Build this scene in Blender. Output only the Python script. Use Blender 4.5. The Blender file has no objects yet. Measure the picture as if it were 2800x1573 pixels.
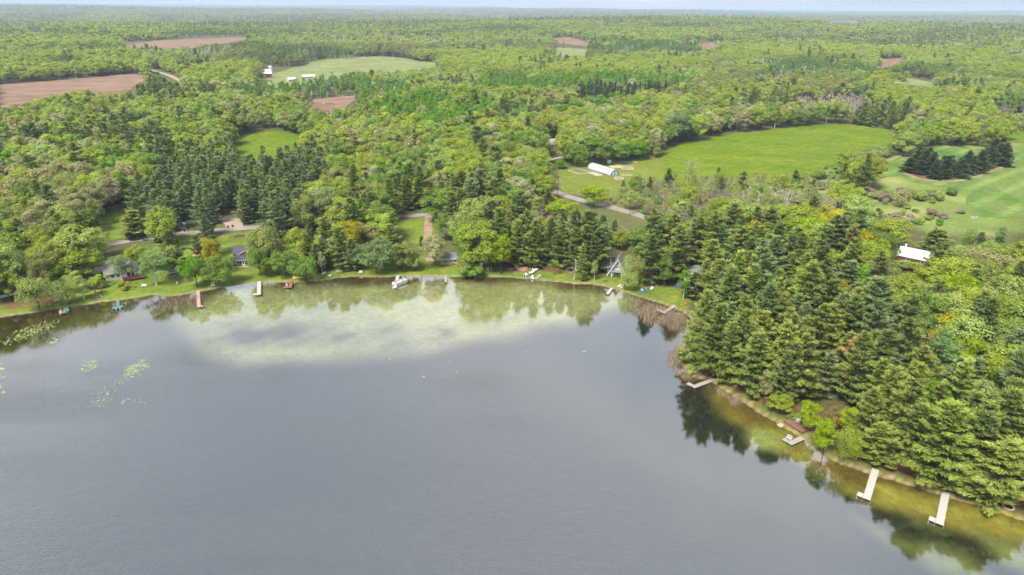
import bpy, bmesh, math, random
import numpy as np
from mathutils import Vector, Matrix
from mathutils.geometry import delaunay_2d_cdt

random.seed(7)
rng = np.random.default_rng(7)
R = math.radians
scene = bpy.context.scene

# ------------------------------------------------------------------ camera
CAM_H = 90.0
FPX, PW, PH = 1815.0, 2800.0, 1573.0
PITCH = math.atan(766.5 / FPX)
ROLL = R(0.55)
_F = np.array([0, math.cos(PITCH), -math.sin(PITCH)])
_R0 = np.array([1.0, 0, 0])
_U0 = np.array([0, math.sin(PITCH), math.cos(PITCH)])
_R = math.cos(ROLL) * _R0 + math.sin(ROLL) * _U0
_U = -math.sin(ROLL) * _R0 + math.cos(ROLL) * _U0
_C = np.array([0, 0, CAM_H])
cam_data = bpy.data.cameras.new('camera')
cam = bpy.data.objects.new('camera', cam_data)
scene.collection.objects.link(cam)
cam_data.sensor_width = 36.0
cam_data.lens = 36.0 * FPX / PW
cam_data.clip_start = 1.0
cam_data.clip_end = 90000.0
M = Matrix(((_R[0], _U[0], -_F[0], 0), (_R[1], _U[1], -_F[1], 0), (_R[2], _U[2], -_F[2], CAM_H), (0, 0, 0, 1)))
cam.matrix_world = M
scene.camera = cam

# ------------------------------------------------------------------ sky, sun, exposure
SUN_EL, SUN_AZ = R(52), R(-145)      # azimuth from +Y clockwise: behind the camera, a little to the left
world = bpy.data.worlds.new('World')
scene.world = world
world.use_nodes = True
wn, wl = world.node_tree.nodes, world.node_tree.links
wn.clear()
out = wn.new('ShaderNodeOutputWorld')
bg = wn.new('ShaderNodeBackground')
sky = wn.new('ShaderNodeTexSky')
sky.sky_type = 'NISHITA'
sky.sun_disc = False
sky.sun_elevation = SUN_EL
sky.sun_rotation = SUN_AZ
sky.air_density = 1.0
sky.dust_density = 2.5
sky.ozone_density = 1.5
bg.inputs['Strength'].default_value = 0.066
CLOUD_AT = (1.7, 1.3, 0.4)
# uneven high-cloud veil over the whole sky, offset picked for its lake reflection
tc = wn.new('ShaderNodeTexCoord')
mp = wn.new('ShaderNodeMapping'); mp.inputs['Scale'].default_value = (1.0, 1.0, 1.6); mp.inputs['Location'].default_value = CLOUD_AT
nz = wn.new('ShaderNodeTexNoise'); nz.inputs['Scale'].default_value = 1.7; nz.inputs['Detail'].default_value = 5; nz.inputs['Roughness'].default_value = 0.5
rp = wn.new('ShaderNodeValToRGB')
rp.color_ramp.elements[0].position = 0.30; rp.color_ramp.elements[0].color = (0.35, 0.35, 0.35, 1)
rp.color_ramp.elements[1].position = 0.70; rp.color_ramp.elements[1].color = (0.92, 0.92, 0.92, 1)
mx = wn.new('ShaderNodeMix'); mx.data_type = 'RGBA'
nz2 = wn.new('ShaderNodeTexNoise'); nz2.inputs['Scale'].default_value = 2.0; nz2.inputs['Detail'].default_value = 4; nz2.inputs['Roughness'].default_value = 0.45
rp2 = wn.new('ShaderNodeValToRGB')
rp2.color_ramp.elements[0].position = 0.36; rp2.color_ramp.elements[0].color = (5.0, 5.9, 7.1, 1)
rp2.color_ramp.elements[1].position = 0.64; rp2.color_ramp.elements[1].color = (8.6, 8.9, 9.3, 1)
wl.new(mp.outputs['Vector'], nz2.inputs['Vector']); wl.new(nz2.outputs['Fac'], rp2.inputs['Fac']); wl.new(rp2.outputs['Color'], mx.inputs[7])
wl.new(tc.outputs['Generated'], mp.inputs['Vector']); wl.new(mp.outputs['Vector'], nz.inputs['Vector'])
wl.new(nz.outputs['Fac'], rp.inputs['Fac']); wl.new(rp.outputs['Color'], mx.inputs[0])
wl.new(sky.outputs['Color'], mx.inputs[6]); wl.new(mx.outputs[2], bg.inputs['Color'])
wl.new(bg.outputs['Background'], out.inputs['Surface'])

sun_data = bpy.data.lights.new('sun', 'SUN')
sun_data.energy = 3.3
sun_data.angle = R(18)
sun_data.color = (1.0, 0.93, 0.80)
sun = bpy.data.objects.new('sun', sun_data)
scene.collection.objects.link(sun)
sd = Vector((math.sin(SUN_AZ) * math.cos(SUN_EL), math.cos(SUN_AZ) * math.cos(SUN_EL), math.sin(SUN_EL)))
sun.rotation_euler = sd.to_track_quat('Z', 'Y').to_euler()

vs = scene.view_settings
vs.view_transform = 'Standard'; vs.look = 'None'; vs.gamma = 1.0; vs.use_curve_mapping = False
vs.exposure = 1.22
cy = scene.cycles
cy.max_bounces = 7; cy.diffuse_bounces = 4; cy.glossy_bounces = 2; cy.transmission_bounces = 2
cy.transparent_max_bounces = 6; cy.volume_bounces = 0
cy.caustics_reflective = False; cy.caustics_refractive = False
cy.sample_clamp_indirect = 4.0
cy.use_denoising = True
cy.use_adaptive_sampling = True
cy.adaptive_threshold = 0.03

# ------------------------------------------------------------------ pixel <-> ground helpers
def project(p):
    d = np.atleast_2d(p) - _C
    z = d @ _F
    return np.stack([PW / 2 + FPX * (d @ _R) / z, PH / 2 - FPX * (d @ _U) / z], 1), z

def pix_dir(u, v):
    return _F + (u - PW / 2) / FPX * _R - (v - PH / 2) / FPX * _U

def at_z(u, v, z=0.0):
    d = pix_dir(u, v)
    t = (z - CAM_H) / d[2]
    return _C + d * t

def in_poly(px, py, poly):
    poly = np.asarray(poly, float)
    if np.ndim(px) and np.size(px) > 64:      # only look at what lies in the polygon's box
        px = np.asarray(px); py = np.asarray(py)
        lo, hi = poly.min(0), poly.max(0)
        k = np.flatnonzero((px >= lo[0]) & (px <= hi[0]) & (py >= lo[1]) & (py <= hi[1]))
        out_ = np.zeros(px.shape, bool)
        if len(k): out_[k] = _inp(px[k], py[k], poly)
        return out_
    return _inp(px, py, poly)

np.seterr(all='ignore')
def _inp(px, py, poly):
    ins = np.zeros(np.shape(px), bool)
    x1, y1 = poly[-1]
    for x2, y2 in poly:
        c = (y1 > py) != (y2 > py)
        ins ^= c & (px < (x2 - x1) * (py - y1) / (y2 - y1) + x1)
        x1, y1 = x2, y2
    return ins

def seg_dist(px, py, line, closed=False):
    line = np.asarray(line, float)
    best = np.full(np.shape(px), 1e18)
    n = len(line)
    for i in range(n if closed else n - 1):
        ax, ay = line[i]; bx, by = line[(i + 1) % n]
        dx, dy = bx - ax, by - ay
        L = dx * dx + dy * dy + 1e-12
        t = np.clip(((px - ax) * dx + (py - ay) * dy) / L, 0, 1)
        best = np.minimum(best, (px - ax - t * dx) ** 2 + (py - ay - t * dy) ** 2)
    return np.sqrt(best)

def sstep(a, b, x):
    t = np.clip((x - a) / (b - a), 0, 1)
    return t * t * (3 - 2 * t)

def wob(x, y, s, seed=0.0):
    """smooth wandering value in about -1..1, s = size in metres"""
    x = np.asarray(x) / s; y = np.asarray(y) / s
    return (np.sin(x * 1.7 + y * 0.9 + seed) + np.sin(-x * 0.8 + y * 1.9 + 1.7 * seed + 1.3) + np.sin(x * 2.9 - y * 2.3 + 2.1 * seed + 4.0) * 0.6
            + np.sin(x * 4.3 + y * 3.7 + 0.7 * seed + 2.0) * 0.35) / 2.4

# ------------------------------------------------------------------ the shoreline (water level z = 0)
SHORE_PX = [(-700, 1010), (-300, 925), (0, 868), (90, 857), (163, 842), (226, 835), (299, 824), (353, 818), (421, 805), (446, 812), (476, 811),
            (530, 801), (571, 792), (620, 786), (668, 776), (736, 771), (804, 774), (872, 769), (912, 762), (953, 759), (1035, 758), (1143, 756), (1252, 756),
            (1309, 761), (1363, 758), (1417, 761), (1472, 766), (1526, 771), (1580, 777), (1629, 779), (1676, 789), (1716, 800), (1757, 814), (1798, 828),
            (1840, 842), (1885, 862), (1890, 890), (1878, 915), (1862, 945), (1856, 972), (1866, 1003), (1890, 1030), (1930, 1038), (1951, 1047), (1998, 1079), (2045, 1107), (2091, 1138),
            (2138, 1166), (2184, 1189), (2222, 1220), (2263, 1250), (2317, 1274), (2372, 1293), (2440, 1312), (2508, 1334), (2576, 1355), (2643, 1374), (2698, 1391),
            (2752, 1407), (2800, 1422), (2950, 1470), (3150, 1540)]
SHORE = [tuple(at_z(u, v)[:2]) for u, v in SHORE_PX]
# gentle smoothing so that the water line does not show straight runs
def chaikin(pts):
    o = [pts[0]]
    for a, b in zip(pts[:-1], pts[1:]):
        o += [(0.75 * a[0] + 0.25 * b[0], 0.75 * a[1] + 0.25 * b[1]), (0.25 * a[0] + 0.75 * b[0], 0.25 * a[1] + 0.75 * b[1])]
    return o + [pts[-1]]
SHORE = chaikin(SHORE)
LAKE = SHORE + [(150, 10), (175, -120), (120, -330), (-200, -420), (-560, -330), (-640, 0)]

def shore_d(x, y):
    d = seg_dist(x, y, LAKE, True)
    return np.where(in_poly(x, y, LAKE), -d, d) + 0.25 * wob(x, y, 2.2, 3.0) + 0.3 * wob(x, y, 6.0, 1.0)

def height(x, y, d=None):
    x = np.asarray(x, float); y = np.asarray(y, float)
    if d is None: d = shore_d(x, y)
    D = np.hypot(x, y); az = np.arctan2(x, y)
    dp = np.maximum(d, 0)
    z = 0.4 * (1 - np.exp(-dp / 0.7)) + 2.8 * (1 - np.exp(-dp / 80))
    z += sstep(230, 900, D) * (2.6 * wob(x, y, 260, 1.0) + 2.0)
    z += sstep(700, 2200, D) * 12 * wob(x, y, 800, 4.0)
    Dc = np.interp(az, [-0.75, -0.25, 0.1, 0.75], [1500, 2300, 2800, 3000])
    Hc = np.interp(az, [-0.75, -0.25, 0.1, 0.75], [15, 22, 30, 42])
    z += Hc * sstep(600, Dc, D) - 0.75 * Hc * sstep(Dc, Dc + 1300, D)
    z += sstep(4300, 7000, D) * (24 + 26 * wob(x, y, 1900, 2.2)) + sstep(8000, 15000, D) * (26 + 46 * wob(x, y, 3600, 5.0))
    dn = np.maximum(-d, 0)
    return np.where(d > 0, z, -(0.16 * (1 - np.exp(-dn / 0.6)) + np.minimum(0.035 * dn, 2.4)))

# ------------------------------------------------------------------ object helpers
def link(o):
    scene.collection.objects.link(o); return o

def tag(o, label=None, cat=None, group=None, kind=None):
    if label: o['label'] = label
    if cat: o['category'] = cat
    if group: o['group'] = group
    if kind: o['kind'] = kind
    return o

def thing(name, label, cat, loc=(0, 0, 0), rz=0.0, group=None):
    o = link(bpy.data.objects.new(name, None))
    o.empty_display_size = 0.5
    o.location = loc; o.rotation_euler = (0, 0, rz)
    return tag(o, label, cat, group)

def np_mesh(name, V, Fc, mats=(), var=None, midx=None, smooth=False):
    """mesh from a vertex array and one array (or several) of faces with k corners each"""
    Fc = [Fc]
    Fc = [np.asarray(f, np.int32) for f in Fc if len(f)]
    me = bpy.data.meshes.new(name)
    V = np.asarray(V, np.float32)
    me.vertices.add(len(V)); me.vertices.foreach_set('co', V.ravel())
    nl = sum(f.size for f in Fc); nf = sum(len(f) for f in Fc)
    me.loops.add(nl); me.polygons.add(nf)
    me.loops.foreach_set('vertex_index', np.concatenate([f.ravel() for f in Fc]))
    tot = np.concatenate([np.full(len(f), f.shape[1], np.int32) for f in Fc])
    st = np.concatenate([[0], np.cumsum(tot)[:-1]]).astype(np.int32)
    me.polygons.foreach_set('loop_start', st)
    if midx is not None: me.polygons.foreach_set('material_index', np.asarray(midx, np.int32))
    if smooth: me.polygons.foreach_set('use_smooth', np.ones(nf, bool))
    me.update(calc_edges=True)
    if var is not None:
        a = me.attributes.new('var', 'FLOAT', 'FACE'); a.data.foreach_set('value', np.asarray(var, np.float32))
    for m in mats: me.materials.append(m)
    return me

class MB:
    """collects simple solids; build() links them as ONE mesh object"""
    def __init__(s): s.v, s.f = [], []
    def add(s, vs, fs):
        b = len(s.v); s.v += [tuple(p) for p in vs]; s.f += [tuple(i + b for i in f) for f in fs]; return s
    def box(s, x0, x1, y0, y1, z0, z1):
        return s.add([(x0, y0, z0), (x1, y0, z0), (x1, y1, z0), (x0, y1, z0), (x0, y0, z1), (x1, y0, z1), (x1, y1, z1), (x0, y1, z1)],
                     [(0, 3, 2, 1), (4, 5, 6, 7), (0, 1, 5, 4), (1, 2, 6, 5), (2, 3, 7, 6), (3, 0, 4, 7)])
    def prism(s, prof, y0, y1):
        """profile in x,z extruded along y"""
        n = len(prof)
        s.add([(x, y0, z) for x, z in prof] + [(x, y1, z) for x, z in prof],
              [tuple(range(n)), tuple(range(2 * n - 1, n - 1, -1))] + [(i, i + n, (i + 1) % n + n, (i + 1) % n) for i in range(n)])
        return s
    def prismx(s, prof, x0, x1):
        n = len(prof)
        s.add([(x0, y, z) for y, z in prof] + [(x1, y, z) for y, z in prof],
              [tuple(range(n - 1, -1, -1)), tuple(range(n, 2 * n))] + [(i, (i + 1) % n, (i + 1) % n + n, i + n) for i in range(n)])
        return s
    def tube(s, a, b, r0, r1=None, k=6):
        r1 = r0 if r1 is None else r1
        a, b = Vector(a), Vector(b)
        q = (b - a).normalized().to_track_quat('Z', 'Y')
        vs_ = []
        for c, r in ((a, r0), (b, r1)):
            for i in range(k):
                t = 2 * math.pi * i / k
                vs_.append(c + q @ Vector((r * math.cos(t), r * math.sin(t), 0)))
        return s.add(vs_, [(i, (i + 1) % k, (i + 1) % k + k, i + k) for i in range(k)] + [tuple(range(k - 1, -1, -1)), tuple(range(k, 2 * k))])
    def rings(s, rr, cap=True):
        """loft through rings of equal point counts"""
        k = len(rr[0]); vs_ = [p for r in rr for p in r]
        fs = [(j * k + i, j * k + (i + 1) % k, (j + 1) * k + (i + 1) % k, (j + 1) * k + i) for j in range(len(rr) - 1) for i in range(k)]
        if cap: fs += [tuple(range(k - 1, -1, -1)), tuple(range((len(rr) - 1) * k, len(rr) * k))]
        return s.add(vs_, fs)
    def build(s, name, mat, parent=None, bevel=0.0, smooth=False):
        me = bpy.data.meshes.new(name); me.from_pydata(s.v, [], s.f); me.update()
        me.materials.append(mat)
        if bevel or True:
            bm = bmesh.new(); bm.from_mesh(me)
            bmesh.ops.recalc_face_normals(bm, faces=bm.faces)
            if bevel: bmesh.ops.bevel(bm, geom=bm.edges[:], offset=bevel, segments=1, affect='EDGES', clamp_overlap=True)
            bm.to_mesh(me); bm.free()
        if smooth:
            for p in me.polygons: p.use_smooth = True
        o = link(bpy.data.objects.new(name, me))
        if parent is not None: o.parent = parent
        return o

# ------------------------------------------------------------------ materials
def nt(name):
    m = bpy.data.materials.new(name); m.use_nodes = True
    n, l = m.node_tree.nodes, m.node_tree.links
    return m, n, l, n['Principled BSDF']

def mat(name, col, rough=0.8, noise=0.18, scale=3.0, spec=0.3, stretch=(1, 1, 1), bump=0.0, metal=0.0):
    """plain surface with mottled tone"""
    m, n, l, b = nt(name)
    b.inputs['Roughness'].default_value = rough
    b.inputs['Specular IOR Level'].default_value = spec
    b.inputs['Metallic'].default_value = metal
    t = n.new('ShaderNodeTexCoord'); mp_ = n.new('ShaderNodeMapping'); mp_.inputs['Scale'].default_value = stretch
    z = n.new('ShaderNodeTexNoise'); z.inputs['Scale'].default_value = scale; z.inputs['Detail'].default_value = 4
    mr = n.new('ShaderNodeMapRange'); mr.inputs[1].default_value = 0.25; mr.inputs[2].default_value = 0.75
    mr.inputs[3].default_value = 1 - noise; mr.inputs[4].default_value = 1 + noise
    mu = n.new('ShaderNodeMix'); mu.data_type = 'RGBA'; mu.blend_type = 'MULTIPLY'; mu.inputs[0].default_value = 1
    mu.inputs[6].default_value = (*col, 1)
    l.new(t.outputs['Object'], mp_.inputs['Vector']); l.new(mp_.outputs['Vector'], z.inputs['Vector'])
    l.new(z.outputs['Fac'], mr.inputs[0]); l.new(mr.outputs[0], mu.inputs[7]); l.new(mu.outputs[2], b.inputs['Base Color'])
    if bump:
        bp = n.new('ShaderNodeBump'); bp.inputs['Strength'].default_value = bump
        l.new(z.outputs['Fac'], bp.inputs['Height']); l.new(bp.outputs['Normal'], b.inputs['Normal'])
    return m

def foliage_mat(name, translucent=0.3, gain=1.0):
    m, n, l, b = nt(name)
    n.remove(b)
    a = n.new('ShaderNodeAttribute'); a.attribute_type = 'INSTANCER'; a.attribute_name = 'tint'
    v = n.new('ShaderNodeAttribute'); v.attribute_type = 'GEOMETRY'; v.attribute_name = 'var'
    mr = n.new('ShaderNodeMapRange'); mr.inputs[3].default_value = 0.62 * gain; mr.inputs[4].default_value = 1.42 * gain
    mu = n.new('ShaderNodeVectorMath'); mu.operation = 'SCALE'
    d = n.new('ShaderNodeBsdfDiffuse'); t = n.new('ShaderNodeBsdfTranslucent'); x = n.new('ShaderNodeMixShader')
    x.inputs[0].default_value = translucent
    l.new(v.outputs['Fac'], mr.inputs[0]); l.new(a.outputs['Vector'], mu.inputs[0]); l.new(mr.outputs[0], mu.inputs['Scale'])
    l.new(mu.outputs[0], d.inputs['Color']); l.new(mu.outputs[0], t.inputs['Color'])
    l.new(d.outputs[0], x.inputs[1]); l.new(t.outputs[0], x.inputs[2]); l.new(x.outputs[0], n['Material Output'].inputs['Surface'])
    return m

M_LEAF = foliage_mat('leaf', 0.42)
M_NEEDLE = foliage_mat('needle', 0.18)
M_TWIG = foliage_mat('twig', 0.0)
M_BARK = mat('bark', (0.085, 0.065, 0.05), 0.95, 0.3, 6.0)
M_BIRCH = mat('birch_bark', (0.52, 0.49, 0.44), 0.9, 0.3, 4.0)

# ------------------------------------------------------------------ the ground: one sheet out to the horizon, lake bed included
def axis(f0, f1, step, lim0, lim1, grow=1.12):
    c = list(np.arange(f0, f1 + 0.01, step))
    s, x = step, f1
    while x < lim1: s *= grow; x += s; c.append(min(x, lim1))
    s, x = step, f0
    lo = []
    while x > lim0: s *= grow; x -= s; lo.append(max(x, lim0))
    return np.array(lo[::-1] + c)

GX = axis(-210, 215, 1.15, -25000, 25000)
GY = axis(70, 285, 0.95, -25000, 25000)
gx, gy = np.meshgrid(GX, GY)
gx, gy = gx.ravel(), gy.ravel()
gd = shore_d(gx, gy)
gz = height(gx, gy, gd)

_GZ = gz.reshape(len(GY), len(GX))
def lie(x, y):
    """height of the built sheet"""
    x = np.asarray(x, float); y = np.asarray(y, float)
    i = np.clip(np.searchsorted(GX, x) - 1, 0, len(GX) - 2); j = np.clip(np.searchsorted(GY, y) - 1, 0, len(GY) - 2)
    fx = (x - GX[i]) / (GX[i + 1] - GX[i]); fy = (y - GY[j]) / (GY[j + 1] - GY[j])
    return (_GZ[j, i] * (1 - fx) + _GZ[j, i + 1] * fx) * (1 - fy) + (_GZ[j + 1, i] * (1 - fx) + _GZ[j + 1, i + 1] * fx) * fy

_T = np.geomspace(70, 24000, 900)
def ground(u, v):
    """point of the terrain that pixel (u, v) of the photograph looks at"""
    d = pix_dir(u, v); d = d / np.linalg.norm(d)
    def hit(ts):
        P_ = _C[None] + ts[:, None] * d[None]
        g_ = P_[:, 2] - lie(P_[:, 0], P_[:, 1])
        k = int(np.argmax(g_ < 0))
        return k if g_[k] < 0 else len(ts) - 1
    k = hit(_T)
    ts = np.linspace(_T[max(k - 1, 0)], _T[k], 40)
    p = _C + d * ts[hit(ts)]
    return np.array([p[0], p[1], float(lie(p[0], p[1]))])

def wpoly(pp): return [tuple(ground(u, v)[:2]) for u, v in pp]
def wpoly0(pp): return [tuple(at_z(u, v)[:2]) for u, v in pp]
def soft(poly, w, x=None, y=None):
    """1 inside a world polygon, fading over w metres"""
    x = gx if x is None else x; y = gy if y is None else y
    pa = np.asarray(poly); lo, hi = pa.min(0) - 2 * w, pa.max(0) + 2 * w
    k = np.flatnonzero((x > lo[0]) & (x < hi[0]) & (y > lo[1]) & (y < hi[1]))
    r = np.zeros(len(x)); x, y = x[k], y[k]
    d = seg_dist(x, y, poly, True); s = np.where(in_poly(x, y, poly), d, -d)
    r[k] = sstep(-w, w, s + 0.6 * w * wob(x, y, w * 2.5, 0.4))
    return r

LAWNS_PX = [[(-60, 868), (-60, 800), (60, 770), (160, 748), (300, 700), (470, 655), (700, 640), (870, 622), (905, 690), (1000, 720), (1180, 700), (1280, 700), (1420, 735), (1560, 745), (1640, 735), (1690, 755),
             (1760, 775), (1800, 782), (1870, 790), (1880, 830), (1885, 862), (1757, 820), (1676, 792), (1580, 780), (1417, 764), (1200, 760), (872, 772), (668, 780), (446, 815)],
            [(300, 565), (340, 557), (345, 600), (340, 650), (268, 672), (255, 640)],
            [(1070, 615), (1160, 595), (1195, 595), (1195, 680), (1120, 665)],
            [(1520, 500), (1545, 455), (1610, 440), (1830, 420), (1880, 470), (1740, 505), (1670, 535), (1560, 520)],
            [(600, 645), (700, 630), (720, 690), (625, 700)], [(480, 650), (540, 645), (540, 720), (480, 710)]]
WETG_PX = [(1540, 520), (1660, 535), (1760, 500), (1850, 480), (2140, 485), (2260, 520), (2330, 565), (2200, 640), (1900, 640), (1760, 605)]
MEADOW_PX = [(2170, 495), (2317, 470), (2400, 455), (2560, 390), (2700, 375), (2820, 350), (2820, 640), (2640, 640), (2546, 640), (2489, 615), (2331, 562), (2209, 530)]
NEEDLE_PX = [(1880, 940), (1950, 960), (2080, 1040), (2200, 1110), (2400, 1200), (2600, 1280), (2830, 1350), (2830, 1440), (2576, 1360), (2372, 1297), (2222, 1222), (2138, 1168), (2045, 1110), (1951, 1050), (1900, 1030)]
NEEDLE2_PX = [(0, 815), (110, 790), (190, 790), (190, 825), (110, 840), (0, 850)]
NEEDLE3_PX = [(1370, 700), (1560, 690), (1700, 700), (1870, 730), (1880, 760), (1700, 755), (1600, 745), (1480, 742), (1380, 742)]
GRASSEDGE_PX = [(1950, 1040), (2050, 1085), (2150, 1140), (2330, 1255), (2450, 1290), (2600, 1335), (2830, 1400), (2830, 1445), (2576, 1362), (2372, 1298), (2222, 1224), (2045, 1112), (1951, 1052)]

def lerp(a, b, t): return a + (b - a) * t[:, None]
col = np.tile(np.array([[0.085, 0.078, 0.036]]), (len(gx), 1))         # woodland floor
col = lerp(col, np.array([0.095, 0.115, 0.035]), sstep(0.35, 0.6, 0.5 + 0.5 * wob(gx, gy, 30, 2)) * 0.8)
n1 = 0.5 + 0.5 * wob(gx, gy, 9, 1.0); n2 = 0.5 + 0.5 * wob(gx, gy, 3.5, 5.0)
lawn_c = np.array([0.115, 0.165, 0.022]) * (0.8 + 0.4 * n1)[:, None] + np.array([0.045, 0.028, 0.008]) * sstep(0.55, 0.95, n2)[:, None]
for pp in LAWNS_PX:
    t = soft(wpoly(pp), 2.2); col = col * (1 - t[:, None]) + lawn_c * t[:, None]
mead_c = np.array([0.135, 0.185, 0.045]) * (0.85 + 0.3 * n1)[:, None] + np.array([0.10, 0.065, 0.035]) * sstep(0.45, 0.95, 0.5 + 0.5 * wob(gx, gy, 16, 3.0))[:, None]
t = soft(wpoly(WETG_PX), 8); col = lerp(col, np.array([0.15, 0.135, 0.06]), t * (0.5 + 0.5 * n1))
t = soft(wpoly(MEADOW_PX), 6); col = col * (1 - t[:, None]) + mead_c * t[:, None]
for pp in (NEEDLE_PX, NEEDLE2_PX, NEEDLE3_PX):
    t = soft(wpoly(pp), 2.0); col = lerp(col, np.array([0.135, 0.070, 0.038]), t * (0.65 + 0.35 * n2))
t = soft(wpoly(GRASSEDGE_PX), 0.9); col = lerp(col, np.array([0.10, 0.13, 0.03]), t * (0.45 + 0.55 * n2))
# a worn sandy lip where the bank meets the water
lip = sstep(1.1, 0.5, gd) * sstep(-0.2, 0.25, gd)
col = lerp(col, np.array([0.26, 0.21, 0.13]), lip * (0.35 + 0.65 * n1))
# --- lake bed: deep dark mud, pale marl in the shallow bay, brown litter at the bank, olive shelf along the pines
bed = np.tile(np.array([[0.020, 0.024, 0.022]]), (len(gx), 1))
MARL_PX = [(470, 830), (560, 800), (700, 775), (900, 765), (1250, 758), (1580, 778), (1680, 790), (1735, 812), (1718, 842), (1650, 862), (1560, 880), (1450, 893), (1350, 910), (1230, 930), (1100, 958), (960, 968), (820, 962), (700, 952), (600, 925), (520, 885)]
w_m = np.clip(soft(wpoly0(MARL_PX), 8.5) * (1.12 + 0.55 * wob(gx, gy, 7, 3.3) * sstep(1, 0, soft(wpoly0(MARL_PX), 26))), 0, 1)
marl = np.array([0.42, 0.425, 0.205]) * (0.74 + 0.3 * (0.5 + 0.5 * wob(gx, gy, 14, 6)) + 0.22 * (0.5 + 0.5 * wob(gx, gy, 4.5, 2)))[:, None]
bed = bed * (1 - w_m[:, None]) + marl * w_m[:, None]
for pp, w in (([(1190, 885), (1245, 882), (1250, 905), (1205, 910)], 2.2), ([(790, 905), (920, 890), (1080, 875), (1090, 890), (960, 920), (850, 930)], 9), ([(620, 895), (760, 900), (780, 925), (680, 925)], 9),
              ([(1000, 930), (1150, 905), (1180, 915), (1050, 945)], 8)):
    t = soft(wpoly0(pp), w) * (0.35 + 0.65 * (0.5 + 0.5 * wob(gx, gy, 4, 8))); bed = lerp(bed, np.array([0.045, 0.040, 0.032]), np.clip(t * 1.5, 0, 1) * 0.9)
shelf_line = wpoly0([(1960, 1052), (2045, 1110), (2138, 1168), (2263, 1252), (2372, 1295), (2508, 1336), (2643, 1376), (2800, 1424), (2950, 1472)])
sdl = seg_dist(gx, gy, shelf_line)
shelf = sstep(10.5, 4, sdl + 3 * wob(gx, gy, 11, 2.0)) * sstep(1900, 2000, project(np.stack([gx, gy, gx * 0], 1))[0][:, 0])
shelf_c = np.array([0.43, 0.375, 0.07]) * (0.8 + 0.4 * n2)[:, None]
bed = bed * (1 - shelf[:, None]) + shelf_c * shelf[:, None]
for pp, w, k in (([(2060, 1170), (2110, 1165), (2150, 1195), (2120, 1225), (2075, 1215)], 2.5, 0.9), ([(2330, 1400), (2420, 1440), (2560, 1490), (2680, 1560), (2560, 1540), (2440, 1480)], 3.5, 0.55), ([(2480, 1390), (2560, 1440), (2500, 1430)], 2.5, 0.6), ([(2660, 1450), (2780, 1490), (2860, 1560), (2740, 1530)], 3.0, 0.7)):
    t = soft(wpoly0(pp), w); bed = lerp(bed, np.array([0.42, 0.47, 0.15]), t * k)
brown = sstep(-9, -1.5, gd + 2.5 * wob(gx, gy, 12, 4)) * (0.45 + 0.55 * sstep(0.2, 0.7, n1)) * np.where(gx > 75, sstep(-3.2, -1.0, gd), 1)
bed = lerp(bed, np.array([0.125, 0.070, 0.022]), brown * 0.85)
LEFTMUD_PX = [(-50, 880), (120, 860), (300, 828), (440, 815), (560, 800), (500, 850), (400, 880), (250, 900), (60, 940), (-50, 950)]
t = soft(wpoly0(LEFTMUD_PX), 5); bed = lerp(bed, np.array([0.075, 0.046, 0.018]), t * 0.9)
t = np.clip(soft(wpoly0([(330, 850), (480, 830), (520, 860), (420, 885)]), 3) * (0.3 + n2), 0, 1); bed = lerp(bed, np.array([0.15, 0.15, 0.03]), t * 0.6)
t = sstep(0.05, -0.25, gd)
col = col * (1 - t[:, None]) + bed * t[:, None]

nxg, nyg = len(GX), len(GY)
ii, jj = np.meshgrid(np.arange(nxg - 1), np.arange(nyg - 1))
q0 = (jj * nxg + ii).ravel()
GF = np.stack([q0, q0 + 1, q0 + nxg + 1, q0 + nxg], 1)

m, n, l, b = nt('ground')
b.inputs['Roughness'].default_value = 0.95; b.inputs['Specular IOR Level'].default_value = 0.1
a = n.new('ShaderNodeAttribute'); a.attribute_name = 'gcol'
g = n.new('ShaderNodeNewGeometry')
z1 = n.new('ShaderNodeTexNoise'); z1.inputs['Scale'].default_value = 0.6; z1.inputs['Detail'].default_value = 6; z1.inputs['Roughness'].default_value = 0.7
mr = n.new('ShaderNodeMapRange'); mr.inputs[1].default_value = 0.25; mr.inputs[2].default_value = 0.75; mr.inputs[3].default_value = 0.62; mr.inputs[4].default_value = 1.38
mu = n.new('ShaderNodeVectorMath'); mu.operation = 'SCALE'
l.new(g.outputs['Position'], z1.inputs['Vector']); l.new(z1.outputs['Fac'], mr.inputs[0]); l.new(a.outputs['Vector'], mu.inputs[0]); l.new(mr.outputs[0], mu.inputs['Scale'])
l.new(mu.outputs[0], b.inputs['Base Color'])
M_GROUND = m
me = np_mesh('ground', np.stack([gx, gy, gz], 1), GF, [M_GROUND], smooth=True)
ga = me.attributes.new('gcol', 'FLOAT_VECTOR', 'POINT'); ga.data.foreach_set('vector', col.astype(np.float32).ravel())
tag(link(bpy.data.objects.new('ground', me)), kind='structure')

# ------------------------------------------------------------------ the water
m, n, l, b = nt('lake_water')
n.remove(b)
g = n.new('ShaderNodeNewGeometry')
sep = n.new('ShaderNodeSeparateXYZ'); l.new(g.outputs['Position'], sep.inputs[0])
def vnoise(scale, detail, stretch=(1, 1, 1), rough=0.5):
    mp_ = n.new('ShaderNodeMapping'); mp_.inputs['Scale'].default_value = stretch
    z = n.new('ShaderNodeTexNoise'); z.inputs['Scale'].default_value = scale; z.inputs['Detail'].default_value = detail; z.inputs['Roughness'].default_value = rough
    l.new(g.outputs['Position'], mp_.inputs['Vector']); l.new(mp_.outputs['Vector'], z.inputs['Vector']); return z.outputs['Fac']
def vmath(op, a_, b_):
    k = n.new('ShaderNodeMath'); k.operation = op
    for i, q in enumerate((a_, b_)):
        if isinstance(q, (int, float)): k.inputs[i].default_value = q
        else: l.new(q, k.inputs[i])
    return k.outputs[0]
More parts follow.
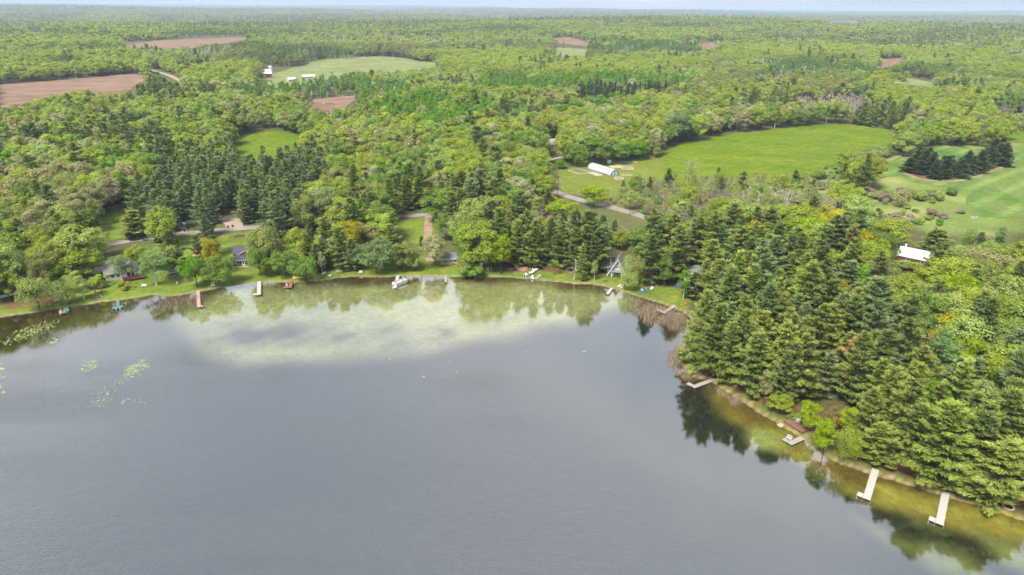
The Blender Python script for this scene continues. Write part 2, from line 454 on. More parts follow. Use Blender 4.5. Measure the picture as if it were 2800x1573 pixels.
def vmap(x, a0, a1, b0, b1):
    k = n.new('ShaderNodeMapRange'); k.interpolation_type = 'SMOOTHSTEP'
    l.new(x, k.inputs[0])
    for i, q in enumerate((a0, a1, b0, b1)): k.inputs[i + 1].default_value = q
    return k.outputs[0]
# wind: the open water is ruffled, the bay under the trees lies calm
open_y = vmath('ADD', sep.outputs['Y'], vmath('MULTIPLY', vmath('SUBTRACT', vnoise(0.018, 3, (1, 1.6, 1)), 0.5), 90))
open_y = vmath('ADD', open_y, vmath('MULTIPLY', sep.outputs['X'], 0.10))
oa = n.new('ShaderNodeAttribute'); oa.attribute_name = 'off'
ruffle = vmath('MULTIPLY', vmap(open_y, 192, 140, 0.0, 1.0), vmap(vmath('ADD', oa.outputs['Fac'], vmath('MULTIPLY', vnoise(0.05, 2), 16)), 34, 64, 0.0, 1.0))
streak = vmap(vnoise(0.03, 4, (0.5, 2.4, 1), 0.6), 0.38, 0.64, 0.6, 1.0)
ruffle = vmath('MULTIPLY', ruffle, streak)
rip = vmath('ADD', vnoise(1.3, 3, (1, 2.2, 1)), vmath('MULTIPLY', vnoise(0.35, 2, (1, 2, 1)), 0.8))
bp = n.new('ShaderNodeBump'); bp.inputs['Distance'].default_value = 0.35
l.new(rip, bp.inputs['Height']); l.new(vmath('ADD', vmath('MULTIPLY', ruffle, 0.38), 0.018), bp.inputs['Strength'])
dt = n.new('ShaderNodeVectorMath'); dt.operation = 'DOT_PRODUCT'
l.new(g.outputs['Incoming'], dt.inputs[0]); l.new(g.outputs['True Normal'], dt.inputs[1])
inv = vmath('SUBTRACT', 1.0, vmath('ABSOLUTE', dt.outputs['Value'], 0.0))
refl = vmath('ADD', 0.33, vmath('MULTIPLY', vmath('POWER', inv, 3.0), 0.67))
gl = n.new('ShaderNodeBsdfGlossy'); gl.inputs['Color'].default_value = (1.0, 0.955, 0.915, 1)
l.new(vmath('ADD', vmath('MULTIPLY', ruffle, 0.07), 0.03), gl.inputs['Roughness'])
l.new(bp.outputs['Normal'], gl.inputs['Normal'])
tr = n.new('ShaderNodeBsdfTransparent'); tr.inputs['Color'].default_value = (0.92, 0.94, 0.86, 1)
mxs = n.new('ShaderNodeMixShader')
l.new(refl, mxs.inputs[0]); l.new(tr.outputs[0], mxs.inputs[1]); l.new(gl.outputs[0], mxs.inputs[2]); l.new(mxs.outputs[0], n['Material Output'].inputs['Surface'])
M_WATER = m
WX, WY = np.arange(-700, 321, 6.0), np.arange(-450, 331, 6.0)
wx, wy = (q.ravel() for q in np.meshgrid(WX, WY))
wd = -shore_d(wx, wy)
i_, j_ = (q.ravel() for q in np.meshgrid(np.arange(len(WX) - 1), np.arange(len(WY) - 1)))
q0 = j_ * len(WX) + i_
Fw = np.stack([q0, q0 + 1, q0 + len(WX) + 1, q0 + len(WX)], 1)
Fw = Fw[(wd[Fw] > -25).any(1)]
me = np_mesh('lake', np.stack([wx, wy, wx * 0], 1), Fw, [M_WATER], smooth=True)
at = me.attributes.new('off', 'FLOAT', 'POINT'); at.data.foreach_set('value', wd.astype(np.float32))
tag(link(bpy.data.objects.new('lake', me)), kind='structure')

# ------------------------------------------------------------------ sheets laid on the ground: fields, roads, drives
def sheet(name, px=None, m_=None, world_poly=None, lift=0.05, step=None, push=0.0):
    if world_poly is None:
        cyv = sum(v for _, v in px) / len(px)
        world_poly = wpoly([(u, v + (push if v > cyv else 0)) for u, v in px])
    P = np.array(world_poly)
    size = np.ptp(P, axis=0).max()
    step = step or max(2.0, size / 40)
    B = []
    for a_, b_ in zip(P, np.roll(P, -1, 0)):
        k = max(1, int(np.linalg.norm(b_ - a_) / step))
        B += [a_ + (b_ - a_) * i / k for i in range(k)]
    B = np.array(B)
    amp = min(3.0, 0.007 * size)      # ragged margin
    B = B + amp * np.stack([wob(B[:, 0], B[:, 1], 6 + 0.02 * size, 1.0), wob(B[:, 0], B[:, 1], 6 + 0.02 * size, 4.0)], 1)
    P = B
    X, Y = np.meshgrid(np.arange(P[:, 0].min(), P[:, 0].max(), step), np.arange(P[:, 1].min(), P[:, 1].max(), step))
    I = np.stack([X.ravel(), Y.ravel()], 1)
    I = I[in_poly(I[:, 0], I[:, 1], P) & (seg_dist(I[:, 0], I[:, 1], P, True) > step * 0.4)]
    A = np.concatenate([B, I]); nb = len(B)
    vo, eo, fo, *_ = delaunay_2d_cdt([Vector(p) for p in A], [(i, (i + 1) % nb) for i in range(nb)], [], 0, 1e-5)
    V = np.array([(p.x, p.y) for p in vo])
    T = [f for f in fo if in_poly(*np.mean(V[list(f)], 0), P)]
    V3 = np.column_stack([V, lie(V[:, 0], V[:, 1]) + lift])
    me = np_mesh(name, V3, T, [m_], smooth=True)
    o = link(bpy.data.objects.new(name, me))
    return tag(o, kind='structure')

def ribbon(name, px, width, m_, lift=0.06):
    c = wpoly(px)
    for _ in range(2): c = chaikin(c)
    c = np.array(c); t = np.gradient(c, axis=0); t /= np.linalg.norm(t, axis=1)[:, None]
    nrm = np.stack([-t[:, 1], t[:, 0]], 1)
    rows = 5
    V = []
    for k in range(rows):
        o_ = (k / (rows - 1) - 0.5) * width
        e = (0.25 * wob(c[:, 0], c[:, 1], 3, k)) if k in (0, rows - 1) else 0
        p = c + nrm * (o_ + e)[:, None] if isinstance(e, np.ndarray) else c + nrm * o_
        V.append(np.column_stack([p, lie(p[:, 0], p[:, 1]) + lift + 0.05 * (1 - (2 * k / (rows - 1) - 1) ** 2)]))
    n_ = len(c); V = np.concatenate(V)
    Fq = np.array([(k * n_ + i, k * n_ + i + 1, (k + 1) * n_ + i + 1, (k + 1) * n_ + i) for k in range(rows - 1) for i in range(n_ - 1)])
    me = np_mesh(name, V, Fq, [m_], smooth=True)
    return tag(link(bpy.data.objects.new(name, me)), kind='structure')

def field_mat(name, c1, c2, scale, stretch=(1, 1, 1), rot=0.0, fine=1.2, amt=0.3, rows=0.0, rowamt=0.12):
    m, n, l, b = nt(name)
    b.inputs['Roughness'].default_value = 0.95; b.inputs['Specular IOR Level'].default_value = 0.1
    g = n.new('ShaderNodeNewGeometry'); mp_ = n.new('ShaderNodeMapping'); mp_.inputs['Scale'].default_value = stretch; mp_.inputs['Rotation'].default_value = (0, 0, rot)
    z = n.new('ShaderNodeTexNoise'); z.inputs['Scale'].default_value = scale; z.inputs['Detail'].default_value = 5; z.inputs['Roughness'].default_value = 0.6
    f = n.new('ShaderNodeTexNoise'); f.inputs['Scale'].default_value = fine; f.inputs['Detail'].default_value = 4
    r = n.new('ShaderNodeValToRGB'); r.color_ramp.elements[0].position = 0.35; r.color_ramp.elements[1].position = 0.68
    r.color_ramp.elements[0].color = (*c1, 1); r.color_ramp.elements[1].color = (*c2, 1)
    mr = n.new('ShaderNodeMapRange'); mr.inputs[1].default_value = 0.3; mr.inputs[2].default_value = 0.7; mr.inputs[3].default_value = 1 - amt; mr.inputs[4].default_value = 1 + amt
    mu = n.new('ShaderNodeVectorMath'); mu.operation = 'SCALE'
    l.new(g.outputs['Position'], mp_.inputs['Vector']); l.new(mp_.outputs[0], z.inputs['Vector']); l.new(g.outputs['Position'], f.inputs['Vector'])
    l.new(z.outputs['Fac'], r.inputs['Fac']); l.new(f.outputs['Fac'], mr.inputs[0]); l.new(r.outputs['Color'], mu.inputs[0]); l.new(mr.outputs[0], mu.inputs['Scale'])
    if rows:      # drill rows and tyre tracks across the field
        mp2 = n.new('ShaderNodeMapping'); mp2.inputs['Rotation'].default_value = (0, 0, rot + 0.35)
        wv = n.new('ShaderNodeTexWave'); wv.inputs['Scale'].default_value = rows; wv.inputs['Distortion'].default_value = 5.0; wv.inputs['Detail'].default_value = 2; wv.inputs['Detail Scale'].default_value = 0.15
        r2 = n.new('ShaderNodeMapRange'); r2.inputs[1].default_value = 0.55; r2.inputs[2].default_value = 1.0; r2.inputs[3].default_value = 1.0; r2.inputs[4].default_value = 1 + rowamt
        m2 = n.new('ShaderNodeVectorMath'); m2.operation = 'SCALE'
        l.new(g.outputs['Position'], mp2.inputs['Vector']); l.new(mp2.outputs[0], wv.inputs['Vector']); l.new(wv.outputs['Fac'], r2.inputs[0]); l.new(mu.outputs[0], m2.inputs[0]); l.new(r2.outputs[0], m2.inputs['Scale'])
        mu = m2
    l.new(mu.outputs[0], b.inputs['Base Color'])
    return m
M_HAY = field_mat('hay_grass', (0.078, 0.138, 0.004), (0.140, 0.180, 0.010), 0.03, (1, 1.8, 1), 0.4, 0.25, 0.22, 0.035, 0.05)
M_PAST = field_mat('pasture_grass', (0.1350, 0.1800, 0.0450), (0.2160, 0.2340, 0.1080), 0.02, (1, 2, 1), 0.2, 0.1, 0.2)
M_WHEAT = field_mat('winter_wheat', (0.0607, 0.1334, 0.0184), (0.1564, 0.1978, 0.0598), 0.018, (2.2, 0.7, 1), 0.55, 0.4, 0.2, 0.022, 0.35)
M_PLOW = field_mat('ploughed_soil', (0.1665, 0.1035, 0.0720), (0.2205, 0.1485, 0.1080), 0.01, (1, 4, 1), 0.2, 0.06, 0.2, 0.016, 0.2)
M_ROAD = field_mat('road_gravel', (0.2160, 0.1890, 0.1710), (0.2970, 0.2610, 0.2340), 0.15, (1, 1, 1), 0, 2.0, 0.14)
M_DIRT = field_mat('dirt_track', (0.2288, 0.1496, 0.0924), (0.3344, 0.2464, 0.1760), 0.25, (1, 1, 1), 0, 1.5, 0.2)
M_GRAV = field_mat('drive_gravel', (0.2816, 0.2200, 0.1760), (0.3696, 0.2992, 0.2464), 0.3, (1, 1, 1), 0, 2.0, 0.12)

HAY_PX = [(1808, 487), (1795, 450), (1815, 430), (1808, 413), (1862, 395), (1916, 381), (2011, 364), (2135, 352), (2236, 343), (2339, 342), (2412, 352), (2452, 367), (2452, 383), (2423, 400), (2358, 412), (2290, 432), (2252, 456), (2203, 482), (2141, 490), (2000, 492), (1900, 488)]
GARD_PX = [(1528, 498), (1528, 466), (1606, 450), (1745, 439), (1818, 428), (1850, 474), (1808, 487), (1740, 501), (1672, 531), (1645, 508), (1590, 508), (1552, 517)]
ROUND_PX = [(628, 386), (652, 371), (700, 360), (754, 358), (803, 366), (863, 387), (830, 392), (760, 395), (700, 398), (640, 396)]
PAST_PX = [(703, 217), (708, 187), (820, 182), (863, 166), (945, 160), (1040, 154), (1108, 160), (1148, 168), (1205, 174), (1205, 179), (1108, 188), (972, 191), (890, 197), (868, 203), (754, 219)]
PLOW_PX = [(-30, 234), (0, 231), (163, 220), (364, 202), (416, 209), (380, 229), (326, 242), (258, 240), (190, 246), (130, 255), (68, 268), (-30, 276)]
PLOW2_PX = [(300, 117), (435, 111), (679, 102), (679, 108), (571, 118), (462, 126), (367, 127)]
PLOW3_PX = [(792, 278), (863, 270), (988, 261), (972, 273), (917, 286), (852, 286)]
PLOW4_PX = [(2393, 179), (2399, 163), (2461, 160), (2464, 151), (2481, 151), (2474, 168), (2437, 175)]
PLOW5_PX = [(1509, 105), (1555, 102), (1626, 116), (1600, 120), (1563, 115), (1528, 112)]
PLOW6_PX = [(1911, 120), (1979, 116), (1957, 125), (1919, 129)]
PAST2_PX = [(1513, 130), (1607, 136), (1607, 150), (1517, 150)]
WHEAT_PX = [(2396, 462), (2556, 398), (2646, 403), (2752, 415), (2860, 428), (2860, 596), (2670, 594), (2638, 558), (2654, 525), (2603, 515), (2502, 498), (2464, 481), (2407, 489)]
PAST3_PX = [(2714, 380), (2800, 356), (2850, 350), (2850, 386)]
SEDGE_PX = [(2215, 510), (2300, 525), (2400, 545), (2520, 548), (2600, 535), (2640, 560), (2670, 596), (2640, 628), (2560, 632), (2500, 612), (2426, 594), (2331, 556), (2250, 530)]

sheet('hay_field', HAY_PX, M_HAY, lift=0.10, push=34)
M_LAWN = field_mat('mown_lawn', (0.1170, 0.1575, 0.0198), (0.1575, 0.1800, 0.0324), 0.05, (1, 1.6, 1), 0.2, 0.3, 0.16)
sheet('garden_lawn', GARD_PX, M_LAWN, lift=0.07, push=16)
sheet('clearing', ROUND_PX, M_HAY, lift=0.12, push=40)
sheet('pasture', PAST_PX, M_PAST, lift=0.3, push=24)
sheet('ploughed_field', PLOW_PX, M_PLOW, lift=0.3, push=28)
sheet('ploughed_field', PLOW2_PX, M_PLOW, lift=0.5, push=12)
sheet('ploughed_field', PLOW3_PX, M_PLOW, lift=0.25, push=34)
sheet('ploughed_field', PLOW4_PX, M_PLOW, lift=0.5, push=12)
sheet('ploughed_field', PLOW5_PX, M_PLOW, lift=0.6, push=8)
sheet('ploughed_field', PLOW6_PX, M_PLOW, lift=0.6, push=8)
PAST4_PX = [(2375, 214), (2480, 213), (2585, 226), (2560, 232), (2450, 223)]
sheet('pasture', PAST4_PX, M_PAST, lift=0.4, push=8)
PLOW7_PX = [(2236, 60), (2300, 57), (2375, 60), (2330, 64)]
sheet('ploughed_field', PLOW7_PX, M_PLOW, lift=0.8, push=4)
sheet('pasture', PAST2_PX, M_PAST, lift=0.5, push=10)
sheet('wheat_field', WHEAT_PX, M_WHEAT, lift=0.12)
sheet('pasture', PAST3_PX, M_HAY, lift=0.2, push=8)
M_TRACKGRASS = field_mat('track_grass', (0.17, 0.19, 0.05), (0.27, 0.25, 0.11), 0.1, (1, 1, 1), 0, 0.8, 0.2)
ribbon('path', [(2388, 456), (2470, 424), (2552, 392), (2640, 398), (2700, 405)], 3.5, M_TRACKGRASS, 0.2)
ribbon('path', [(2465, 470), (2510, 492), (2600, 499), (2660, 488), (2745, 456), (2770, 448)], 3.0, M_TRACKGRASS, 0.2)
ribbon('road', [(-60, 748), (24, 724), (82, 706), (141, 695), (272, 671), (380, 655), (489, 641), (627, 628), (736, 619), (839, 611), (960, 602), (1084, 592), (1157, 588), (1260, 582)], 5.0, M_ROAD)
ribbon('road', [(1400, 470), (1470, 503), (1517, 525), (1574, 545), (1672, 566), (1764, 594), (1880, 640)], 5.5, M_ROAD)
ribbon('road', [(380, 180), (408, 190), (440, 200), (470, 209), (510, 232), (540, 260)], 6.5, M_GRAV, 0.35)
ribbon('driveway', [(858, 610), (876, 618), (884, 659), (899, 686), (902, 730)], 3.2, M_DIRT)
ribbon('driveway', [(1172, 589), (1171, 631), (1169, 659), (1174, 686), (1178, 716)], 3.4, M_DIRT)
ribbon('driveway', [(1490, 441), (1510, 436), (1537, 430)], 3.0, M_GRAV, 0.12)
sheet('driveway', [(592, 599), (655, 595), (661, 608), (667, 622), (622, 627), (612, 612)], M_GRAV, lift=0.13)
sheet('driveway', [(488, 618), (506, 617), (512, 640), (489, 643)], M_ROAD, lift=0.14)

# ------------------------------------------------------------------ tree shapes (built once, shared by every tree of their kind)
def norm(a): return a / np.maximum(np.linalg.norm(a, axis=-1, keepdims=True), 1e-9)
def rdir(k, g): return norm(g.normal(size=(k, 3)))

def quads(c, nrm, s0, s1, g):
    """flat leaf faces of half sizes s0 x s1 at points c, facing nrm, turned at random"""
    t = norm(np.cross(nrm, rdir(len(c), g))); b_ = np.cross(nrm, t)
    s0 = np.broadcast_to(s0, len(c))[:, None]; s1 = np.broadcast_to(s1, len(c))[:, None]
    V = np.stack([c - t * s0, c - b_ * s1 * 0.9 + t * s0 * 0.1, c + t * s0, c + b_ * s1], 1).reshape(-1, 3)
    return V, np.arange(len(c) * 4).reshape(-1, 4)

def tubes(segs, k=4):
    """segs: (p0, p1, r0, r1) rows -> open tapered tubes"""
    V, Fq = [], []
    for p0, p1, r0, r1 in segs:
        a_, b_ = Vector(p0), Vector(p1)
        if (b_ - a_).length < 1e-6: continue
        q = (b_ - a_).normalized().to_track_quat('Z', 'Y')
        o = len(V)
        for c, r in ((a_, r0), (b_, r1)):
            for i in range(k):
                t = 2 * math.pi * i / k
                V.append(tuple(c + q @ Vector((r * math.cos(t), r * math.sin(t), 0))))
        Fq += [(o + i, o + (i + 1) % k, o + (i + 1) % k + k, o + i + k) for i in range(k)]
    return np.array(V).reshape(-1, 3), np.array(Fq, np.int32).reshape(-1, 4)

def trunk_segs(h, r, g, lean=0.02, n_=5):
    p = np.zeros(3); o = []
    for i in range(n_):
        q = p + np.array([g.normal() * lean * h / n_ * 2, g.normal() * lean * h / n_ * 2, h / n_])
        o.append((p, q, r * (1 - 0.9 * i / n_), r * (1 - 0.9 * (i + 1) / n_))); p = q
    return o

def at_trunk(segs, z):
    for p, q, *_ in segs:
        if z <= q[2]: return p + (q - p) * max(0, (z - p[2]) / (q[2] - p[2]))
    return segs[-1][1]

def strokes(c, ax, nrm, s0, s1):
    """narrow faces drawn along a direction (needle sprays)"""
    b_ = norm(np.cross(nrm, ax)); s0 = s0[:, None]; s1 = s1[:, None]
    V = np.stack([c - ax * s0, c - b_ * s1 + ax * s0 * 0.1, c + ax * s0, c + b_ * s1 + ax * s0 * 0.1], 1).reshape(-1, 3)
    return V, np.arange(len(c) * 4).reshape(-1, 4)

def pine(seed, lod, h=18.0, L0=4.0, zb=0.28, whorl=1.15, narrow=False, dead=True):
    """white pine: level plumes of needles on whorled boughs, dark gaps between the tiers"""
    g = np.random.default_rng(seed)
    ts = trunk_segs(h, 0.26, g, 0.012)
    segs = list(ts); C, N, A, VR = [], [], [], []
    z = h * zb
    step = whorl * (1.0 if lod == 0 else 1.15 if lod == 1 else 2.0)
    up = np.array([0, 0, 1.0])
    while z < h * 0.985:
        f = (z / h - zb) / (1 - zb)
        if narrow: L = L0 * (1 - f) ** 0.9 + 0.25
        else: L = L0 * min(1.0, 0.72 + 1.4 * f) * (1 - f ** 1.7) ** 0.85 + 0.35
        nb = (7 if lod == 0 else 6 if lod == 1 else 4)
        a0 = g.uniform(0, 6.28)
        for k in range(nb):
            if g.random() < 0.22: continue
            a = a0 + 6.283 * k / nb + g.normal() * 0.25
            Lk = L * g.uniform(0.5, 1.25) * (1 + 0.22 * math.sin(a + seed) + 0.15 * math.sin(3 * f * 6 + 2 * a))
            zz = z + g.normal() * 0.16 * step
            rise = (0.45 * f - 0.12 if not narrow else 0.05 - 0.25 * (1 - f)) + g.normal() * 0.06
            d = np.array([math.cos(a), math.sin(a), rise]); side = np.array([-math.sin(a), math.cos(a), 0])
            p0 = at_trunk(ts, zz)
            if lod == 0: segs.append((p0, p0 + d * Lk * 0.8, 0.06, 0.015))
            nt_ = max(3, int(Lk * (9.0 if lod == 0 else 4.0 if lod == 1 else 1.3) + 2))
            t = 1 - 0.72 * g.random(nt_) ** 1.4
            w = 0.30 * Lk * (1.25 - t) * 1.5 * g.uniform(-1, 1, nt_)
            c = p0 + np.outer(t * Lk, d) + np.outer(w, side) + np.stack([np.zeros(nt_), np.zeros(nt_), 0.12 * t * t * Lk + g.normal(size=nt_) * 0.07], 1)
            C.append(c)
            A.append(norm(d[None] + side[None] * (w / (0.3 * Lk))[:, None] * 0.8 + up * 0.28 + 0.28 * g.normal(size=(nt_, 3))))
            N.append(norm(up + 0.38 * g.normal(size=(nt_, 3))))
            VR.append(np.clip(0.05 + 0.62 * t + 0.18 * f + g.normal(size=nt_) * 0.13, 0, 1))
        z += step * g.uniform(0.85, 1.15) * (1.0 if f < 0.75 else 0.7)
    if dead and lod == 0:
        for k in range(18):
            zz = h * g.uniform(0.08, zb + 0.05); a = g.uniform(0, 6.28); p0 = at_trunk(ts, zz)
            segs.append((p0, p0 + np.array([math.cos(a), math.sin(a), g.normal() * 0.15]) * g.uniform(0.8, 2.4), 0.03, 0.008))
    C, N, A, VR = np.concatenate(C), np.concatenate(N), np.concatenate(A), np.concatenate(VR)
    mult = 5 if lod == 0 else 2 if lod == 1 else 1
    sc = (0.48, 0.10) if lod == 0 else (0.72, 0.27) if lod == 1 else (1.35, 0.75)
    rp_ = lambda q: np.repeat(q, mult, 0)
    C, N, A, VR = rp_(C), rp_(N), rp_(A), rp_(VR)
    C = C + g.normal(size=C.shape) * (0.16 if lod == 0 else 0.22) * np.array([1, 1, 0.6]); A = norm(A + 0.30 * g.normal(size=A.shape)); N = norm(N + 0.30 * g.normal(size=N.shape))
    V, Fq = strokes(C, A, N, sc[0] * g.uniform(0.7, 1.3, len(C)), sc[1] * g.uniform(0.7, 1.3, len(C)))
    tv, tf = tubes(segs if lod < 2 else ts[:3], 5 if lod == 0 else 3)
    return (V, Fq, VR), (tv, tf)

def broad(seed, lod, h=15.0, Rr=4.6, zb=0.22, clumps=34, leaf=0.30, fill=1.0, squash=1.0, tall=False, droop=0.0, lump=0.36):
    """broadleaf tree: limbs that carry rounded sprays of leaves"""
    g = np.random.default_rng(seed)
    ts = trunk_segs(h * 0.72, 0.24, g, 0.03)
    segs = list(ts)
    zc = h * (zb + 1) / 2; hz = h * (1 - zb) / 2
    nc = clumps if lod == 0 else int(clumps * 0.8) if lod == 1 else 13
    C, N, VR, cc, rr = [], [], [], [], []
    for k in range(nc):
        d = rdir(1, g)[0]
        d[2] = d[2] * 0.85 + 0.18
        r = g.uniform(0.30, 0.95) ** 0.6
        w = Rr * (1.0 if not tall else 0.9)
        taper = 1.0 if not tall else (1 - 0.45 * max(0, d[2]))
        c = np.array([d[0] * w * r * taper, d[1] * w * r * taper, zc + d[2] * hz * r * 0.92 * squash])
        rc = Rr * lump * g.uniform(0.7, 1.25)
        cc.append(c); rr.append(rc)
        if lod == 0 and k % 2 == 0 or lod == 1 and k % 5 == 0:
            z0 = min(h * 0.68, max(h * zb * 0.8, c[2] - 0.9 * math.hypot(c[0], c[1])))
            p0 = at_trunk(ts, z0); mid = (p0 + c) / 2 + np.array([0, 0, 0.3])
            segs += [(p0, mid, 0.09, 0.055), (mid, c, 0.055, 0.02)]
            if lod == 0:
                for _ in range(3): segs.append((mid + (c - mid) * g.uniform(0.2, 0.9), c + rdir(1, g)[0] * rc * 0.8, 0.025, 0.008))
    cc, rr = np.array(cc), np.array(rr)
    for k, (c, rc) in enumerate(zip(cc, rr)):
        nl = int((135 if lod == 0 else 62 if lod == 1 else 18) * fill * (rc / (Rr * lump)) ** 2) + 2
        d = rdir(nl * 2, g); d[:, 2] += 0.30; d = norm(d)
        ow = norm(c - np.array([0, 0, zc - hz * 0.6]))
        d = d[(d @ ow) > -0.35][:nl]
        rad = rc * g.uniform(0.62, 1.08, len(d))
        p = c + d * rad[:, None] * np.array([1.08, 1.08, 0.85])
        if droop: p[:, 2] -= droop * g.random(len(d)) * rc * 1.5
        # drop what lies deep inside a neighbour
        if lod < 2:
            dist = np.linalg.norm(p[:, None] - cc[None], axis=2) / rr[None]; dist[:, k] = 9
            p, d = p[dist.min(1) > 0.55], d[dist.min(1) > 0.55]
        C.append(p); N.append(norm(d + (0.38 if lod == 0 else 0.22) * g.normal(size=d.shape) + np.array([0, 0, 0.35])))
        base = g.uniform(0.30, 0.70)
        VR.append(np.clip(base + g.normal(size=len(p)) * (0.15 if lod == 0 else 0.07), 0, 1))
    C, N, VR = np.concatenate(C), np.concatenate(N), np.concatenate(VR)
    s = leaf * (1.0 if lod == 0 else 1.5 if lod == 1 else 4.0)
    if lod == 2: s = Rr * 0.23
    V, Fq = quads(C, N, s * g.uniform(0.7, 1.3, len(C)), s * 0.72 * g.uniform(0.7, 1.3, len(C)), g)
    tv, tf = tubes(segs if lod < 2 else ts[:2], 5 if lod == 0 else 3)
    return (V, Fq, VR), (tv, tf)

def bare(seed, lod, h=12.0, spread=0.42, twigs=1.0, leafy=0.0):
    """leafless tree: forking limbs down to a haze of twigs (the twigs are the crown)"""
    g = np.random.default_rng(seed)
    ts = trunk_segs(h * 0.85, 0.15, g, 0.03); segs = list(ts); tw = []
    nb = 16 if lod == 0 else 10 if lod == 1 else 6
    for k in range(nb):
        z0 = h * g.uniform(0.22, 0.8); a = g.uniform(0, 6.28); p0 = at_trunk(ts, z0)
        L = h * spread * (1.15 - z0 / h) * g.uniform(0.7, 1.2)
        d = norm(np.array([math.cos(a), math.sin(a), g.uniform(0.6, 1.5)])); p1 = p0 + d * L
        segs.append((p0, p1, 0.06, 0.02))
        for j in range(int((10 if lod == 0 else 7 if lod == 1 else 4) * twigs)):
            q0 = p0 + (p1 - p0) * g.uniform(0.25, 1); q1 = q0 + norm(d + 0.8 * g.normal(size=3) + [0, 0, 0.4]) * L * g.uniform(0.2, 0.5)
            tw.append((q0, q1))
            if lod < 2:
                for _ in range(2):
                    s0 = q0 + (q1 - q0) * g.uniform(0.3, 1); tw.append((s0, s0 + norm(g.normal(size=3) + [0, 0, 0.6]) * L * g.uniform(0.1, 0.25)))
    tw = np.array(tw); a_, b_ = tw[:, 0], tw[:, 1]
    s = norm(np.cross(b_ - a_, rdir(len(a_), g))) * (0.024 if lod == 0 else 0.09 if lod == 1 else 0.30)
    V = np.stack([a_ - s, a_ + s, b_ + s * 0.4, b_ - s * 0.4], 1).reshape(-1, 3); Fq = np.arange(len(V)).reshape(-1, 4)
    VR = g.uniform(0.2, 0.8, len(Fq))
    if leafy:
        k = int(leafy * (900 if lod == 0 else 200 if lod == 1 else 40)); i = g.integers(0, len(a_), k)
        c = a_[i] + (b_[i] - a_[i]) * g.random((k, 1)) + g.normal(size=(k, 3)) * 0.15
        s_ = 0.16 if lod == 0 else 0.33 if lod == 1 else 0.8
        v2, f2 = quads(c, rdir(k, g), s_, s_ * 0.7, g)
        Fq = np.concatenate([Fq, f2 + len(V)]); V = np.concatenate([V, v2]); VR = np.concatenate([VR, g.uniform(0.4, 1, k)])
    tv, tf = tubes(segs if lod < 2 else ts[:3], 4 if lod == 0 else 3)
    return (V, Fq, VR), (tv, tf)

def shrub(seed, lod):
    return broad(seed, lod, h=3.2, Rr=2.0, zb=0.02, clumps=16, leaf=0.20, fill=0.9, lump=0.42)

# kind -> list of builders; natural height, natural crown width
SHAPES = {
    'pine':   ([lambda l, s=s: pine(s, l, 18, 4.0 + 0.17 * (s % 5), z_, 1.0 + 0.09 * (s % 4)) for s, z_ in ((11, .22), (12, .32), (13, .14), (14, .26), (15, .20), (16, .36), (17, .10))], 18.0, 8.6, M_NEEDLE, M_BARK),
    'spruce': ([lambda l, s=s: pine(s, l, 16, 2.7, 0.06, 0.75, True, False) for s in (21, 22)], 16.0, 5.4, M_NEEDLE, M_BARK),
    'oak':    ([lambda l, s=s, f=f: broad(s, l, 15, 4.7, 0.08, 46, 0.25, f, lump=0.30) for s, f in ((31, 1.0), (32, 0.85), (33, 1.1), (34, 0.62))], 15.0, 10.6, M_LEAF, M_BARK),
    'aspen':  ([lambda l, s=s: broad(s, l, 17, 3.0, 0.14, 36, 0.23, 0.95, 1.0, True, 0, 0.36) for s in (41, 42, 43)], 17.0, 6.6, M_LEAF, M_BIRCH),
    'birch':  ([lambda l, s=s: broad(s, l, 15, 3.4, 0.13, 32, 0.17, 0.9, 1.0, True, 0.5, 0.32) for s in (51, 52)], 15.0, 7.0, M_LEAF, M_BIRCH),
    'willow': ([lambda l, s=s: broad(s, l, 12, 4.6, 0.08, 34, 0.20, 1.0, 1.0, False, 0.8, 0.36) for s in (61, 62)], 12.0, 10.0, M_LEAF, M_BARK),
    'bare':   ([lambda l, s=s: bare(s, l) for s in (71, 72, 73)], 12.0, 7.0, M_TWIG, M_BARK),
    'sparse': ([lambda l, s=s: bare(s, l, 13, 0.45, 1.0, 0.9) for s in (75, 76)], 13.0, 7.5, M_LEAF, M_BARK),
    'snag':   ([lambda l, s=s: bare(s, l, 12, 0.16, 0.8) for s in (78, 79)], 12.0, 2.6, M_TWIG, M_BIRCH),
    'shrub':  ([lambda l, s=s: shrub(s, l) for s in (81, 82, 83)], 3.2, 4.6, M_LEAF, M_BARK),
}
HI = {}          # kind -> [(crown mesh, trunk mesh)]
LOW = {}         # kind -> collection of joined shapes, mid then far
N_VAR = {}
for kd, (bl, hh, ww, cm, tm) in SHAPES.items():
    HI[kd] = []
    colx = bpy.data.collections.new('shapes_' + kd); LOW[kd] = colx; N_VAR[kd] = len(bl)
    idx = 0
    for f in bl:
        (v, q, vr), (tv, tf) = f(0)
        HI[kd].append((np_mesh('crown', v, q, [cm], vr), np_mesh('trunk', tv, tf, [tm], smooth=True)))
    for lod in (0, 1, 2):
        for f in bl:
            (v, q, vr), (tv, tf) = f(lod)
            me = np_mesh(kd, np.concatenate([v, tv]), np.concatenate([q, tf + len(v)]), [cm, tm], np.concatenate([vr, np.full(len(tf), 0.5)]),
                         np.concatenate([np.zeros(len(q), int), np.ones(len(tf), int)]))
            colx.objects.link(bpy.data.objects.new('%s_%03d' % (kd, idx), me)); idx += 1

